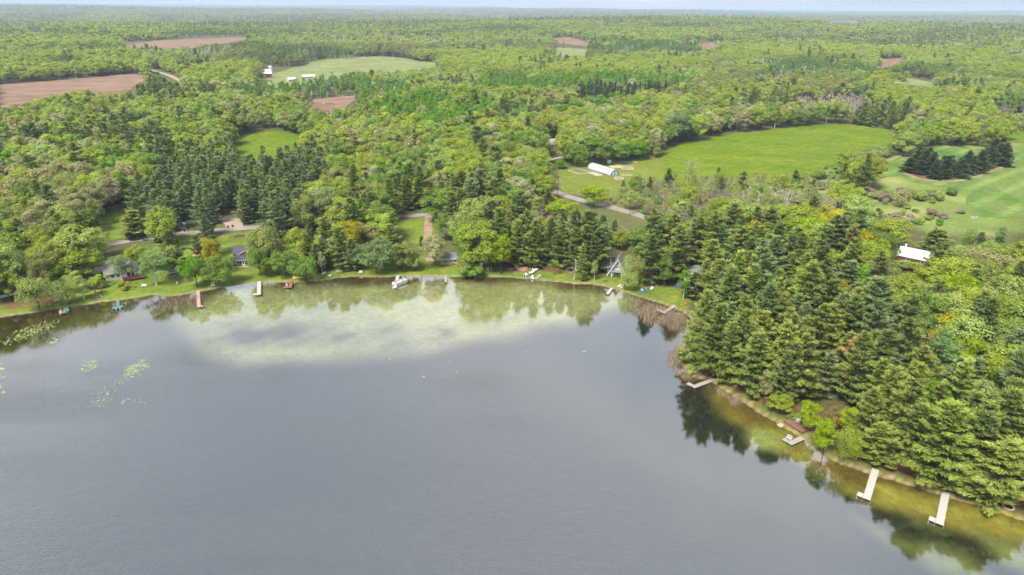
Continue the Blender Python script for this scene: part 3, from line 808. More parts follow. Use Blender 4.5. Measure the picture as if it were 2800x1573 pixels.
# ------------------------------------------------------------------ tints (leaf reflectance)
T = {
    'yg': (0.300, 0.375, 0.046), 'vivid': (0.275, 0.385, 0.016), 'green': (0.180, 0.285, 0.050), 'bright': (0.150, 0.305, 0.020), 'light': (0.310, 0.395, 0.100),
    'silver': (0.190, 0.285, 0.100), 'olive': (0.255, 0.295, 0.085), 'tan': (0.350, 0.345, 0.150), 'pale': (0.380, 0.385, 0.180), 'gold': (0.360, 0.340, 0.020),
    'rust': (0.310, 0.225, 0.085), 'pine': (0.190, 0.242, 0.056), 'pined': (0.148, 0.196, 0.056), 'piney': (0.225, 0.275, 0.056), 'pineg': (0.170, 0.230, 0.088),
    'twig': (0.300, 0.255, 0.215), 'twigr': (0.300, 0.215, 0.180), 'twigp': (0.430, 0.375, 0.340), 'white': (0.45, 0.46, 0.36), 'conif': (0.085, 0.125, 0.050),
}
ADJ = {'yg': 'yellow-green', 'vivid': 'vivid lime-green', 'green': 'mid-green', 'bright': 'bright green', 'light': 'light green', 'silver': 'silvery green', 'olive': 'olive', 'tan': 'tan-budded', 'pale': 'pale cream-green',
       'gold': 'golden yellow', 'rust': 'rust-orange', 'pine': 'dark green', 'pined': 'deep green', 'piney': 'yellowish green', 'pineg': 'grey-green', 'twig': 'grey-brown', 'twigr': 'reddish brown', 'twigp': 'pale grey',
       'white': 'whitish', 'conif': 'blackish green'}
NOUN = {'pine': 'pine', 'spruce': 'spruce', 'oak': 'round-crowned tree', 'aspen': 'narrow leafy tree', 'birch': 'white-stemmed birch', 'willow': 'drooping willow', 'bare': 'leafless tree', 'sparse': 'thin half-leafed tree', 'snag': 'dead bare trunk', 'shrub': 'shrub'}
ONAME = {'pine': 'pine_tree', 'spruce': 'spruce_tree', 'oak': 'broadleaf_tree', 'aspen': 'aspen_tree', 'birch': 'birch_tree', 'willow': 'willow_tree', 'bare': 'bare_tree', 'sparse': 'thin_tree', 'snag': 'dead_tree', 'shrub': 'shrub'}
CAT = {k: 'tree' for k in NOUN}; CAT['shrub'] = 'shrub'

TREES = []        # individuals: kind, variant, tint name, tint, location, height, width, rotation
def jit(c, k=0.14):
    c = np.array(c); b_ = rng.uniform(1 - k, 1 + k)
    return c * b_ * rng.uniform(1 - k * 0.5, 1 + k * 0.5, 3)

def put(kd, tn, u, v, vtop, wpx, var=None):
    """a tree that stands out: base pixel, top pixel row, crown width in pixels -> real place and size"""
    p = ground(u, v)
    uv, z = project(p)
    dist = math.hypot(p[0], p[1])
    d = pix_dir(u, vtop); s = dist / math.hypot(d[0], d[1])
    h = CAM_H + d[2] * s - p[2]
    h = min(max(h, 1.2), 26.0)
    w = wpx * z[0] / FPX * (1.10 if kd in ('oak', 'willow') else 1.05)
    TREES.append([kd, int(rng.integers(N_VAR[kd])) if var is None else var, tn, jit(T[tn], 0.08), p, h, w, rng.uniform(0, 6.28)])

for a in [
    ('oak', 'yg', 28, 822, 722, 78), ('willow', 'light', 109, 848, 748, 84), ('willow', 'light', 190, 833, 756, 62), ('birch', 'light', 231, 819, 742, 56), ('oak', 'yg', 234, 768, 665, 108), ('aspen', 'bright', 247, 690, 620, 32),
    ('sparse', 'tan', 190, 676, 568, 108), ('oak', 'gold', 90, 655, 552, 64), ('oak', 'yg', 112, 695, 625, 52), ('pine', 'pineg', 46, 738, 668, 52), ('pine', 'pine', 70, 700, 590, 54), ('pine', 'piney', 112, 765, 680, 48),
    ('oak', 'bright', 168, 790, 720, 48), ('shrub', 'rust', 210, 678, 652, 42), ('sparse', 'rust', 302, 668, 628, 24), ('pine', 'piney', 372, 649, 570, 74), ('oak', 'green', 430, 637, 568, 58), ('pine', 'pined', 475, 742, 624, 56),
    ('birch', 'silver', 335, 770, 688, 70), ('oak', 'yg', 385, 738, 664, 54), ('birch', 'silver', 428, 780, 678, 92), ('oak', 'bright', 540, 786, 690, 70), ('pine', 'pined', 548, 740, 638, 44), ('oak', 'gold', 588, 745, 640, 58),
    ('oak', 'green', 600, 784, 698, 92), ('bare', 'twigp', 572, 690, 622, 34), ('shrub', 'yg', 342, 793, 767, 32), ('shrub', 'yg', 275, 786, 750, 46),
    ('oak', 'olive', 728, 742, 612, 80), ('oak', 'green', 714, 756, 668, 72), ('oak', 'yg', 815, 716, 620, 80), ('pine', 'pined', 850, 712, 612, 40), ('oak', 'green', 770, 762, 684, 52), ('oak', 'green', 838, 768, 694, 80),
    ('spruce', 'pined', 885, 733, 655, 40), ('birch', 'pale', 881, 748, 678, 24), ('pine', 'pined', 907, 718, 590, 50), ('pine', 'pine', 940, 736, 618, 68), ('oak', 'yg', 925, 690, 610, 44), ('oak', 'gold', 965, 700, 596, 70),
    ('sparse', 'tan', 1010, 700, 598, 76), ('oak', 'silver', 1029, 748, 648, 100), ('pine', 'pine', 1075, 715, 610, 60), ('oak', 'olive', 1108, 744, 660, 64), ('sparse', 'light', 1150, 742, 663, 52), ('oak', 'pale', 1192, 730, 638, 70),
    ('spruce', 'conif', 1152, 672, 645, 14), ('bare', 'twigp', 1238, 672, 588, 54), ('aspen', 'bright', 1257, 665, 602, 26),
    ('oak', 'yg', 1309, 744, 602, 110), ('oak', 'vivid', 1370, 750, 640, 62), ('shrub', 'green', 1288, 762, 724, 66), ('shrub', 'olive', 1274, 746, 704, 48),
    ('pine', 'pine', 1417, 726, 600, 64), ('pine', 'pine', 1458, 734, 598, 56), ('pine', 'pined', 1500, 728, 596, 56), ('pine', 'pine', 1532, 730, 603, 54), ('pine', 'pined', 1570, 742, 618, 52), ('pine', 'piney', 1594, 768, 666, 36),
    ('snag', 'twigp', 1569, 766, 688, 30), ('birch', 'light', 1625, 768, 706, 24), ('sparse', 'yg', 1515, 755, 703, 38), ('willow', 'light', 1730, 774, 690, 62), ('willow', 'light', 1718, 793, 738, 50),
    ('pine', 'pined', 1778, 778, 638, 58), ('oak', 'green', 1815, 786, 698, 40), ('pine', 'pine', 1845, 770, 612, 80), ('aspen', 'bright', 1867, 820, 726, 38),
    ('pine', 'pine', 1912, 1000, 790, 92), ('pine', 'pine', 1949, 1030, 826, 84), ('pine', 'pined', 2012, 1035, 838, 84), ('sparse', 'pale', 2085, 1108, 998, 50), ('oak', 'yg', 2128, 1132, 1076, 64), ('pine', 'pined', 2150, 1100, 930, 80),
    ('oak', 'vivid', 2203, 1180, 1092, 60), ('oak', 'rust', 2268, 1175, 1106, 50), ('oak', 'vivid', 2250, 1244, 1140, 64), ('oak', 'vivid', 2322, 1195, 1100, 70), ('willow', 'yg', 2306, 1264, 1163, 62),
    ('pine', 'piney', 2395, 1268, 1150, 100), ('pine', 'piney', 2545, 1320, 1085, 160), ('pine', 'piney', 2712, 1385, 1185, 160), ('pine', 'rust', 2330, 1050, 916, 74), ('pine', 'pine', 2445, 1225, 1010, 110),
    ('pine', 'piney', 2070, 1000, 845, 84), ('pine', 'pine', 2190, 1085, 905, 90), ('pine', 'pine', 2640, 1310, 1080, 120), ('shrub', 'green', 1868, 985, 965, 30), ('shrub', 'light', 1895, 1020, 1000, 34), ('shrub', 'green', 2165, 1150, 1128, 26),
    # by the hay field and the garden
    ('oak', 'vivid', 1622, 566, 503, 72), ('oak', 'vivid', 1540, 605, 545, 88), ('sparse', 'pale', 1888, 520, 424, 52), ('oak', 'green', 1575, 455, 390, 60), ('oak', 'green', 1640, 448, 375, 80), ('oak', 'green', 1690, 445, 380, 74),
    ('oak', 'bright', 1745, 436, 385, 62), ('oak', 'silver', 1850, 392, 300, 80), ('oak', 'olive', 1796, 432, 400, 26), ('aspen', 'bright', 1534, 462, 434, 34), ('oak', 'bright', 2376, 492, 455, 42), ('sparse', 'pale', 2395, 452, 392, 54),
    ('spruce', 'pined', 2168, 515, 462, 34), ('oak', 'yg', 2300, 470, 408, 44), ('oak', 'light', 2485, 395, 362, 60), ('pine', 'pined', 1305, 445, 340, 66),
    ('pine', 'pine', 2536, 712, 618, 84), ('oak', 'yg', 2420, 690, 590, 120), ('shrub', 'twig', 2460, 612, 582, 66), ('shrub', 'twigr', 2550, 588, 572, 30), ('shrub', 'green', 2570, 617, 598, 20), ('spruce', 'pined', 2398, 592, 568, 20),
    ('oak', 'gold', 2285, 870, 760, 62), ('oak', 'gold', 2600, 985, 850, 130), ('oak', 'vivid', 2722, 965, 885, 70), ('oak', 'tan', 2660, 790, 668, 130), ('oak', 'yg', 2430, 930, 790, 60), ('oak', 'light', 2740, 880, 740, 110), ('oak', 'vivid', 2560, 850, 740, 80),
    ('pine', 'pined', 18, 790, 690, 56), ('oak', 'light', 62, 775, 690, 74), ('oak', 'green', 150, 735, 655, 66), ('oak', 'light', 205, 800, 735, 50), ('pine', 'pine', 128, 730, 640, 50), 
    ('oak', 'light', 440, 735, 672, 56), ('oak', 'olive', 560, 770, 700, 50), ('oak', 'olive', 752, 735, 640, 60), ('oak', 'green', 790, 745, 688, 50), ('pine', 'pined', 870, 745, 665, 44), ('oak', 'silver', 985, 735, 668, 66), ('pine', 'pine', 965, 740, 650, 46),
    ('oak', 'tan', 1048, 730, 650, 60), ('oak', 'yg', 1090, 735, 668, 44), ('oak', 'light', 1130, 742, 690, 40), ('oak', 'yg', 1340, 742, 640, 70), ('oak', 'green', 1268, 735, 672, 48), ('pine', 'pine', 1395, 720, 612, 52), ('pine', 'pined', 1620, 748, 640, 46),
    ('oak', 'gold', 2060, 690, 600, 70), ('pine', 'pined', 2450, 1000, 790, 80), ('pine', 'pine', 2060, 1078, 905, 84), ('pine', 'pined', 2122, 1112, 950, 76), ('pine', 'pine', 2365, 1218, 1055, 92), ('pine', 'pine', 2480, 1262, 1085, 105), ('pine', 'pined', 2630, 1312, 1100, 115), ('pine', 'pine', 2795, 1362, 1160, 120), ('oak', 'light', 2466, 738, 708, 46), ('oak', 'yg', 2500, 744, 714, 44), ('pine', 'pine', 1985, 1050, 880, 74),('oak', 'light', 2600, 765, 726, 60), ('pine', 'pine', 2275, 1060, 992, 60), ('pine', 'pined', 1895, 815, 742, 50),
]: put(*a)
for i in range(26):      # a hedgerow and thicket between hay field, wheat and sedge meadow
    f = i / 25
    put('shrub', ('green', 'olive', 'light', 'green')[i % 4], 2195 + 280 * f + rng.normal() * 7, 500 - 95 * f + rng.normal() * 5, 486 - 108 * f + rng.normal() * 4, 34 + rng.normal() * 6)
for i in range(34):
    f = i / 33
    put('shrub', ('olive', 'light', 'tan', 'green', 'twig')[i % 5], 2190 + 410 * f + rng.normal() * 9, 508 + 32 * f + 14 * math.sin(3.1 * f) + rng.normal() * 9, 492 + 26 * f + 14 * math.sin(3.1 * f) + rng.normal() * 5, 30 + rng.normal() * 7)
for i in range(30):      # the conifer island in the wheat
    f = (i + 0.5) / 30 + rng.normal() * 0.01; k = (i * 0.382) % 1
    u = 2480 + 262 * f; v0 = 470 + 25 * math.sin(math.pi * min(1, f * 1.15)) - 20 * max(0, f - 0.4)
    put('spruce' if i % 3 else 'pine', 'conif', u, v0 - 24 * k, v0 - 24 * k - rng.uniform(34, 64) - 10 * f, rng.uniform(34, 44))
for i in range(44):      # white stems and dead poles in the wet ground
    put('snag' if i % 3 else 'birch', 'twigp' if i % 3 else 'light', 1990 + rng.random() * 215, 552 + rng.random() * 36, 492 + rng.random() * 28, 18)
for i in range(26): put('shrub', ('light', 'olive', 'green', 'twig')[i % 4], *(lambda uu, vv: (uu, vv, vv - 8 - 9 * rng.random(), 14 + 14 * rng.random()))(2290 + rng.random() * 340, 545 + rng.random() * 75))
for i in range(14): put('snag', 'twigr', 2245 + rng.random() * 80, 588 + rng.random() * 10, 528 + rng.random() * 14, 12)

# ------------------------------------------------------------------ open ground that no crown may hide in the view from the air
OPEN_FAR = [PAST4_PX, PLOW7_PX]
OPEN = [HAY_PX, GARD_PX, ROUND_PX, PAST_PX, PLOW_PX, PLOW2_PX, PLOW3_PX, PLOW4_PX, PLOW5_PX, PLOW6_PX, PAST2_PX, WHEAT_PX, PAST3_PX, SEDGE_PX,
        [(400, 186), (440, 196), (475, 205), (512, 228), (505, 236), (470, 217), (440, 208), (404, 196)],
        [(300, 572), (338, 560), (340, 600), (332, 650), (268, 676), (258, 640)], [(262, 680), (272, 666), (380, 648), (480, 634), (600, 620), (690, 614), (770, 608), (850, 604), (850, 618), (736, 626), (627, 637), (489, 650), (380, 664)], [(482, 650), (532, 646), (536, 700), (500, 690)], [(600, 640), (705, 630), (705, 658), (634, 668), (612, 690)], [(340, 665), (420, 655), (400, 690), (350, 690)],
        [(592, 597), (657, 590), (672, 630), (610, 632)], [(476, 600), (512, 600), (515, 645), (486, 648)], [(866, 610), (892, 610), (905, 700), (912, 735), (888, 730), (876, 690)], [(1075, 585), (1192, 582), (1190, 720), (1160, 720), (1150, 660), (1078, 625)],
        [(1525, 520), (1580, 538), (1672, 558), (1768, 588), (1764, 600), (1672, 574), (1570, 553)], [(1488, 375), (1535, 375), (1540, 442), (1488, 446)], [(1200, 688), (1264, 688), (1264, 730), (1200, 730)],
        [(1664, 700), (1735, 700), (1735, 765), (1664, 765)], [(1872, 725), (1915, 725), (1915, 790), (1860, 800)], [(2444, 670), (2510, 682), (2556, 690), (2552, 720), (2500, 716), (2448, 706)], [(2610, 706), (2648, 706), (2648, 718), (2612, 718)],
        [(620, 655), (700, 655), (690, 735), (625, 735)], [(240, 700), (390, 695), (400, 775), (260, 790)], [(2258, 978), (2292, 978), (2290, 996), (2260, 996)], [(2130, 1130), (2215, 1140), (2215, 1215), (2140, 1215)],
        [(0, 675), (20, 675), (20, 712), (0, 712)], [(212, 187), (232, 186), (232, 197), (212, 198)], [(1480, 670), (1525, 665), (1525, 700), (1480, 705)], [(1505, 380), (1530, 400), (1490, 410)]]
ZONES = [  # polygon, {kind: weight}, {tint sets}
    ('pen', [(1860, 740), (1960, 660), (2060, 650), (2180, 690), (2330, 790), (2440, 900), (2560, 1020), (2700, 1080), (3100, 1120), (3100, 1600), (1800, 1600), (1840, 1000)], [('pine', .90), ('oak', .05), ('sparse', .05)]),
    ('mix', [(1900, 645), (2000, 612), (2250, 600), (2450, 625), (3100, 600), (3100, 1130), (2700, 1090), (2440, 910), (2330, 800), (2180, 700), (2060, 660)], [('pine', .30), ('oak', .42), ('sparse', .18), ('bare', .06), ('aspen', .04)]),
    ('shore', [(1340, 610), (1500, 628), (1700, 640), (1900, 650), (1960, 650), (1880, 780), (1340, 760)], [('pine', .84), ('oak', .08), ('sparse', .08)]),
    ('wet', [(1440, 520), (1520, 505), (1660, 515), (1760, 470), (2180, 465), (2340, 560), (2250, 605), (2000, 620), (1900, 652), (1700, 645), (1500, 632), (1400, 612), (1400, 560)], [('bare', .36), ('sparse', .36), ('birch', .05), ('shrub', .18), ('pine', .02), ('oak', .03)]),
    ('plant', [(440, 480), (600, 405), (870, 392), (905, 440), (880, 520), (850, 570), (770, 615), (520, 625), (330, 610), (330, 540)], [('pine', .98), ('oak', .02)]),
    ('left', [(-300, 330), (200, 300), (560, 410), (440, 490), (320, 560), (330, 620), (200, 690), (-300, 760)], [('pine', .28), ('oak', .62), ('sparse', .10)]),
    ('pines', [(900, 500), (1130, 470), (1370, 430), (1500, 520), (1420, 600), (1000, 600)], [('pine', .40), ('oak', .40), ('aspen', .12), ('sparse', .08)]),
    ('aspen1', [(950, 305), (1000, 262), (1240, 255), (1350, 285), (1330, 335), (1200, 360), (1120, 345), (1040, 330)], [('aspen', .92), ('oak', .08)]),
    ('aspen2', [(1300, 256), (1320, 215), (1600, 208), (1910, 216), (1910, 236), (1600, 240), (1420, 260)], [('aspen', .95), ('oak', .05)]),
    ('dark', [(1560, 280), (1580, 243), (1880, 240), (1840, 254), (1700, 275), (1650, 292)], [('spruce', .96), ('oak', .04)]),
    ('purple', [(2170, 300), (2180, 262), (2300, 250), (2400, 262), (2410, 300), (2330, 315)], [('bare', .97), ('oak', .03)]),
    ('pale1', [(500, 165), (505, 140), (640, 134), (650, 160)], [('aspen', .8), ('oak', .2)]),
    ('purple2', [(955, 118), (963, 92), (1107, 88), (1200, 96), (1260, 118), (1120, 124)], [('bare', .8), ('oak', .2)]),
    ('pale1', [(850, 125), (863, 104), (945, 100), (950, 124)], [('aspen', .8), ('oak', .2)]),
    ('purple2', [(2150, 105), (2168, 80), (2263, 78), (2300, 100)], [('bare', .7), ('oak', .3)]),
    ('rows', [(1390, 62), (1390, 34), (1600, 34), (1830, 44), (1830, 60), (1600, 58)], [('pine', .75), ('oak', .25)]),
    ('rows', [(2500, 75), (2520, 58), (2800, 66), (2800, 92), (2650, 80)], [('pine', .6), ('oak', .4)]),
    ('rows', [(0, 100), (0, 84), (260, 80), (260, 95)], [('pine', .6), ('oak', .4)]),
    ('rows', [(550, 72), (560, 48), (900, 36), (1000, 48), (900, 66), (700, 70)], [('pine', .7), ('oak', .3)]),
    ('backl', [(130, 300), (150, 255), (400, 225), (540, 250), (560, 300), (400, 330), (200, 330)], [('pine', .66), ('oak', .34)]),
    ('rpines', [(1950, 320), (2150, 250), (2170, 330), (2440, 300), (2700, 280), (2720, 330), (2460, 350), (2100, 350)], [('pine', .50), ('oak', .50)]),
]
DEFAULT = [('oak', .82), ('pine', .03), ('aspen', .06), ('sparse', .05), ('bare', .04)]
BT = [('yg', .42), ('light', .17), ('green', .20), ('olive', .10), ('tan', .05), ('pale', .03), ('bright', .03)]

cand = []
def band(d0, d1, s):
    xs = np.arange(-d1 * 0.9, d1 * 0.9, s); ys = np.arange(d0 * 0.4, d1, s)
    X, Y = np.meshgrid(xs, ys); X = X.ravel() + rng.uniform(-.48, .48, X.size) * s; Y = Y.ravel() + rng.uniform(-.48, .48, Y.size) * s
    D = np.hypot(X, Y); k = (D >= d0) & (D < d1) & (np.abs(np.arctan2(X, Y)) < (1.05 if d1 < 600 else 0.80))
    return np.stack([X[k], Y[k]], 1)
cand.append(band(95, 300, 5.3)); cand.append(band(300, 560, 6.8)); cand.append(band(560, 900, 8.6))
d_ = 900.0
while d_ < 15000: cand.append(band(d_, d_ * 1.3, d_ / 104)); d_ *= 1.3
ex = band(250, 540, 3.9)      # the wet thicket grows closer
uv, _ = project(np.column_stack([ex, lie(ex[:, 0], ex[:, 1]) + 7]))
cand.append(ex[in_poly(uv[:, 0], uv[:, 1], [q for q in ZONES if q[0] == 'wet'][0][1])])
P = np.concatenate(cand)
sdv = np.full(len(P), 500.0)
nl_ = np.flatnonzero(np.hypot(P[:, 0], P[:, 1]) < 520); sdv[nl_] = shore_d(P[nl_, 0], P[nl_, 1])
P = P[sdv > 3.5]; sdv = sdv[sdv > 3.5]
Zg = lie(P[:, 0], P[:, 1])
Dg = np.hypot(P[:, 0], P[:, 1])
base_uv, _ = project(np.column_stack([P, Zg]))
zone = np.full(len(P), -1)
mid_uv, _ = project(np.column_stack([P, Zg + 7]))
for i, z_ in enumerate(ZONES):
    zone[(zone < 0) & in_poly(mid_uv[:, 0], mid_uv[:, 1], z_[1])] = i
hg = np.full(len(P), 15.0) * rng.uniform(0.75, 1.2, len(P)) + 1.5 * wob(P[:, 0], P[:, 1], 60, 3)
zw_ = [i for i, z_ in enumerate(ZONES) if z_[0] == 'wet'][0]
hg[zone == zw_] *= 0.62
htest = np.where((zone == zw_) & (base_uv[:, 1] < 560), hg * 0.25, hg * np.where(Dg < 700, 1.14, 1.0))
keep = np.ones(len(P), bool)
for f in (0.0, 0.3, 0.6, 0.85, 1.0):
    uv, _ = project(np.column_stack([P, Zg + htest * f]))
    for pg in OPEN + OPEN_FAR: keep &= ~in_poly(uv[:, 0], uv[:, 1], pg)
# crowns near enough to be wide in view: look at their flanks too
nr = np.flatnonzero((Dg < 520) & keep)
for s_ in (-1, 1):
    for f in (0.35, 0.65, 0.9):
        lat = np.stack([P[nr, 1], -P[nr, 0]], 1) / Dg[nr, None] * 3.6 * s_
        uv, _ = project(np.column_stack([P[nr] + lat, Zg[nr] + hg[nr] * f]))
        for pg in OPEN[14:25] + [[(2444, 670), (2512, 682), (2504, 716), (2448, 706)], [(1664, 702), (1725, 702), (1730, 762), (1664, 762)]]: keep[nr] &= ~in_poly(uv[:, 0], uv[:, 1], pg)
# the gardens along the far shore keep only the trees placed above
far_shore = (sdv < 13) & (base_uv[:, 0] < 1345)
mid_shore = (sdv < 10) & (base_uv[:, 0] >= 1345) & (base_uv[:, 0] < 1690) | (sdv < 20) & (base_uv[:, 0] >= 1690) & (base_uv[:, 0] < 1900) & (base_uv[:, 1] < 870)
pen_shore = (sdv < 8.5) & (base_uv[:, 0] >= 1860) & (base_uv[:, 1] > 860)
road_gap = (base_uv[:, 0] < 1180) & (base_uv[:, 1] > 596) & (base_uv[:, 1] > 740 - 0.16 * base_uv[:, 0]) & (rng.random(len(P)) < 0.30)
keep &= ~(far_shore | mid_shore | pen_shore | road_gap)
zp = [i for i, z_ in enumerate(ZONES) if z_[0] == 'pen'][0]
keep &= ~((zone == zp) & (rng.random(len(P)) < 0.20))
# not on top of a tree placed by hand
TP = np.array([t_[4][:2] for t_ in TREES]); TW = np.array([t_[6] for t_ in TREES])
near = np.where(Dg < 620)[0]
dd = np.hypot(P[near, None, 0] - TP[None, :, 0], P[near, None, 1] - TP[None, :, 1])
keep[near[(dd < np.maximum(1.5, 0.42 * TW)[None]).any(1)]] = False
P, Zg, Dg, hg, zone, sdv, base_uv = (q[keep] for q in (P, Zg, Dg, hg, zone, sdv, base_uv))

patch = wob(P[:, 0], P[:, 1], 75, 7.0); patch2 = wob(P[:, 0], P[:, 1], 190, 9.0); patch3 = wob(P[:, 0], P[:, 1], 420, 12.0)
STUFF = {k: [] for k in SHAPES}
WNAT = {k: s[2] for k, s in SHAPES.items()}; HNAT = {k: s[1] for k, s in SHAPES.items()}
def pick(tab, r):
    a_ = 0
    for k, w in tab:
        a_ += w
        if r < a_: return k
    return tab[0][0]
BTK = [k for k, _ in BT]
U = rng.random((len(P), 8))
rows = []
for i in range(len(P)):
    z_ = zone[i]; D = Dg[i]; u = U[i]
    if z_ >= 0:
        zn = ZONES[z_][0]; kd = pick(ZONES[z_][2], u[0])
        if zn in ('left', 'pines', 'rpines', 'backl'): kd = 'pine' if u[0] < (0.80 if patch[i] > 0.05 else 0.07) else pick([('oak', .84), ('sparse', .08), ('aspen', .08)], u[6])
    else:
        zn = ''
        r = u[0]
        if D > 1600 and patch3[i] > 0.45: kd = 'pine' if r < 0.50 else 'oak'
        elif patch[i] > 0.75 and r < 0.6: kd = 'pine'
        elif patch2[i] < -0.62 and r < 0.8: kd = 'aspen'
        elif patch[i] < -0.72 and D > 500 and r < 0.75: kd = 'bare'
        else: kd = pick(DEFAULT, r)
    if kd in ('pine', 'spruce'):
        tn = {'pen': ('pine', 'piney', 'pined', 'pineg'), 'plant': ('pineg', 'pineg', 'pineg', 'pine'), 'dark': ('conif',) * 4}.get(zn, ('pine', 'pined', 'pineg', 'pine'))[int(u[1] * 4)]
    elif kd == 'bare': tn = ('twig', 'twigp', 'twigr')[int(u[1] * 3)] if not zn.startswith('purple') else 'twigp'
    elif kd == 'shrub': tn = ('green', 'olive', 'light')[int(u[1] * 3)]
    elif kd == 'birch': tn = ('light', 'silver')[int(u[1] * 2)]
    elif kd == 'sparse': tn = ('tan', 'light', 'olive', 'pale')[int(u[1] * 4)]
    elif kd == 'aspen': tn = ('white', 'silver', 'pale')[int(u[1] * 3)] if zn == 'pale1' else 'bright' if zn.startswith('aspen') or u[1] < 0.5 else ('white' if u[1] > 0.95 and D > 420 else 'silver')
    else:
        tn = pick(BT, u[1])
        if zn == 'mix' and u[7] < 0.3: tn = ('gold' if u[2] < 0.3 else 'yg', 'vivid', 'light', 'light')[int(u[1] * 4)]
        elif D > 650 and u[7] < 0.82: tn = 'yg' if patch2[i] > 0.1 else 'light' if patch[i] > 0.15 else 'olive' if patch3[i] > 0.2 else 'yg' if patch[i] > -0.35 else 'green'
        elif u[7] < 0.35 and patch2[i] > 0.25: tn = 'yg' if patch[i] > 0 else 'tan'
    h = hg[i] * {'pine': 1.10, 'spruce': 0.95, 'oak': 1.0, 'aspen': 1.0, 'birch': 0.9, 'bare': 0.72, 'sparse': 0.75, 'shrub': 0.22, 'willow': .7, 'snag': .7}[kd]
    if kd == 'pine' and zn != 'plant': h *= 0.72 + 0.5 * u[6]
    if zn == 'plant': h = 13.0 + 2.2 * u[2]
    if zn == 'purple': h *= 0.9
    w = h / HNAT[kd] * WNAT[kd] * (0.82 + 0.4 * u[3])
    if zn == 'plant': w = 6.4 + 1.8 * u[3]
    if kd == 'oak': w *= (1.16 + 0.16 * min(1, D / 900)) * (0.7 if zn == 'pen' else 1)
    if kd == 'oak' and zn == 'pen': h *= 0.75
    if D > 1300 and kd == 'oak': w *= 1.2
    if D > 2600: w *= (D / 2600) ** 0.75
    rows.append((kd, int(u[4] * N_VAR[kd]), tn, i, h, w, u[5] * 6.283))

# the largest in view become trees of their own
uvb = base_uv
inview = (uvb[:, 0] > -30) & (uvb[:, 0] < 2830) & (uvb[:, 1] < 1600)
LIMIT = {'pine': 285, 'oak': 280, 'sparse': 110, 'bare': 60, 'aspen': 50, 'birch': 30, 'shrub': 30, 'spruce': 10}
have = {}
for t_ in TREES: have[t_[0]] = have.get(t_[0], 0) + 1
chosen = set()
for kd, lim in LIMIT.items():
    c = [(rows[j][4] * rows[j][5] / Dg[rows[j][3]] ** 2, j) for j in range(len(rows)) if rows[j][0] == kd and inview[rows[j][3]] and Dg[rows[j][3]] < 700]
    c.sort(reverse=True)
    chosen |= {j for _, j in c[:max(0, lim - have.get(kd, 0))]}
for j, (kd, vr, tn, i, h, w, rt) in enumerate(rows):
    far_ = Dg[i] > 900
    tint = jit(T[tn], 0.05 if far_ else 0.12) * (1 + (0.16 * patch2[i] + 0.10 * patch[i] if far_ else 0))
    p = np.array([P[i, 0], P[i, 1], Zg[i]])
    if j in chosen: TREES.append([kd, vr, tn, tint, p, h, w, rt])
    else:
        lod = 0 if Dg[i] < 380 else 1 if Dg[i] < 1500 else 2
        STUFF[kd].append((p, lod * N_VAR[kd] + vr, (w / WNAT[kd], w / WNAT[kd], h / HNAT[kd]), rt, tint))

def scatter(name, kd_list):
    """one object: the trees too many to count, set out from a table of points"""
    for kd in kd_list:
        S = STUFF[kd]
        if not S: continue
        me = bpy.data.meshes.new(name)
        me.vertices.add(len(S)); me.vertices.foreach_set('co', np.array([s[0] - [0, 0, 0.15] for s in S], np.float32).ravel())
        for nm, ty, key, arr in (('pid', 'INT', 'value', np.array([s[1] for s in S], np.int32)), ('scl', 'FLOAT_VECTOR', 'vector', np.array([s[2] for s in S], np.float32).ravel()),
                                 ('rot', 'FLOAT', 'value', np.array([s[3] for s in S], np.float32)), ('tint', 'FLOAT_VECTOR', 'vector', np.array([s[4] for s in S], np.float32).ravel())):
            at = me.attributes.new(nm, ty, 'POINT'); at.data.foreach_set(key, arr)
        o = link(bpy.data.objects.new(name, me))
        ng = bpy.data.node_groups.new(name, 'GeometryNodeTree')
        ng.interface.new_socket('Geometry', in_out='INPUT', socket_type='NodeSocketGeometry'); ng.interface.new_socket('Geometry', in_out='OUTPUT', socket_type='NodeSocketGeometry')
        N_, L_ = ng.nodes, ng.links
        gi, go = N_.new('NodeGroupInput'), N_.new('NodeGroupOutput')
        ci = N_.new('GeometryNodeCollectionInfo'); ci.inputs['Collection'].default_value = LOW[kd]; ci.inputs['Separate Children'].default_value = True; ci.inputs['Reset Children'].default_value = True
        ip = N_.new('GeometryNodeInstanceOnPoints'); ip.inputs['Pick Instance'].default_value = True
        def na(nm, ty):
            k = N_.new('GeometryNodeInputNamedAttribute'); k.data_type = ty; k.inputs['Name'].default_value = nm; return k.outputs['Attribute']
        cx = N_.new('ShaderNodeCombineXYZ'); L_.new(na('rot', 'FLOAT'), cx.inputs['Z'])
        L_.new(gi.outputs[0], ip.inputs['Points']); L_.new(ci.outputs[0], ip.inputs['Instance']); L_.new(na('pid', 'INT'), ip.inputs['Instance Index'])
        L_.new(cx.outputs[0], ip.inputs['Rotation']); L_.new(na('scl', 'FLOAT_VECTOR'), ip.inputs['Scale']); L_.new(ip.outputs[0], go.inputs[0])
        md = o.modifiers.new('scatter', 'NODES'); md.node_group = ng
        tag(o, kind='stuff')
scatter('pine_forest', ['pine']); scatter('spruce_forest', ['spruce']); scatter('broadleaf_forest', ['oak']); scatter('aspen_forest', ['aspen']); scatter('birch_forest', ['birch'])
scatter('leafless_forest', ['bare']); scatter('thin_forest', ['sparse']); scatter('undergrowth', ['shrub'])

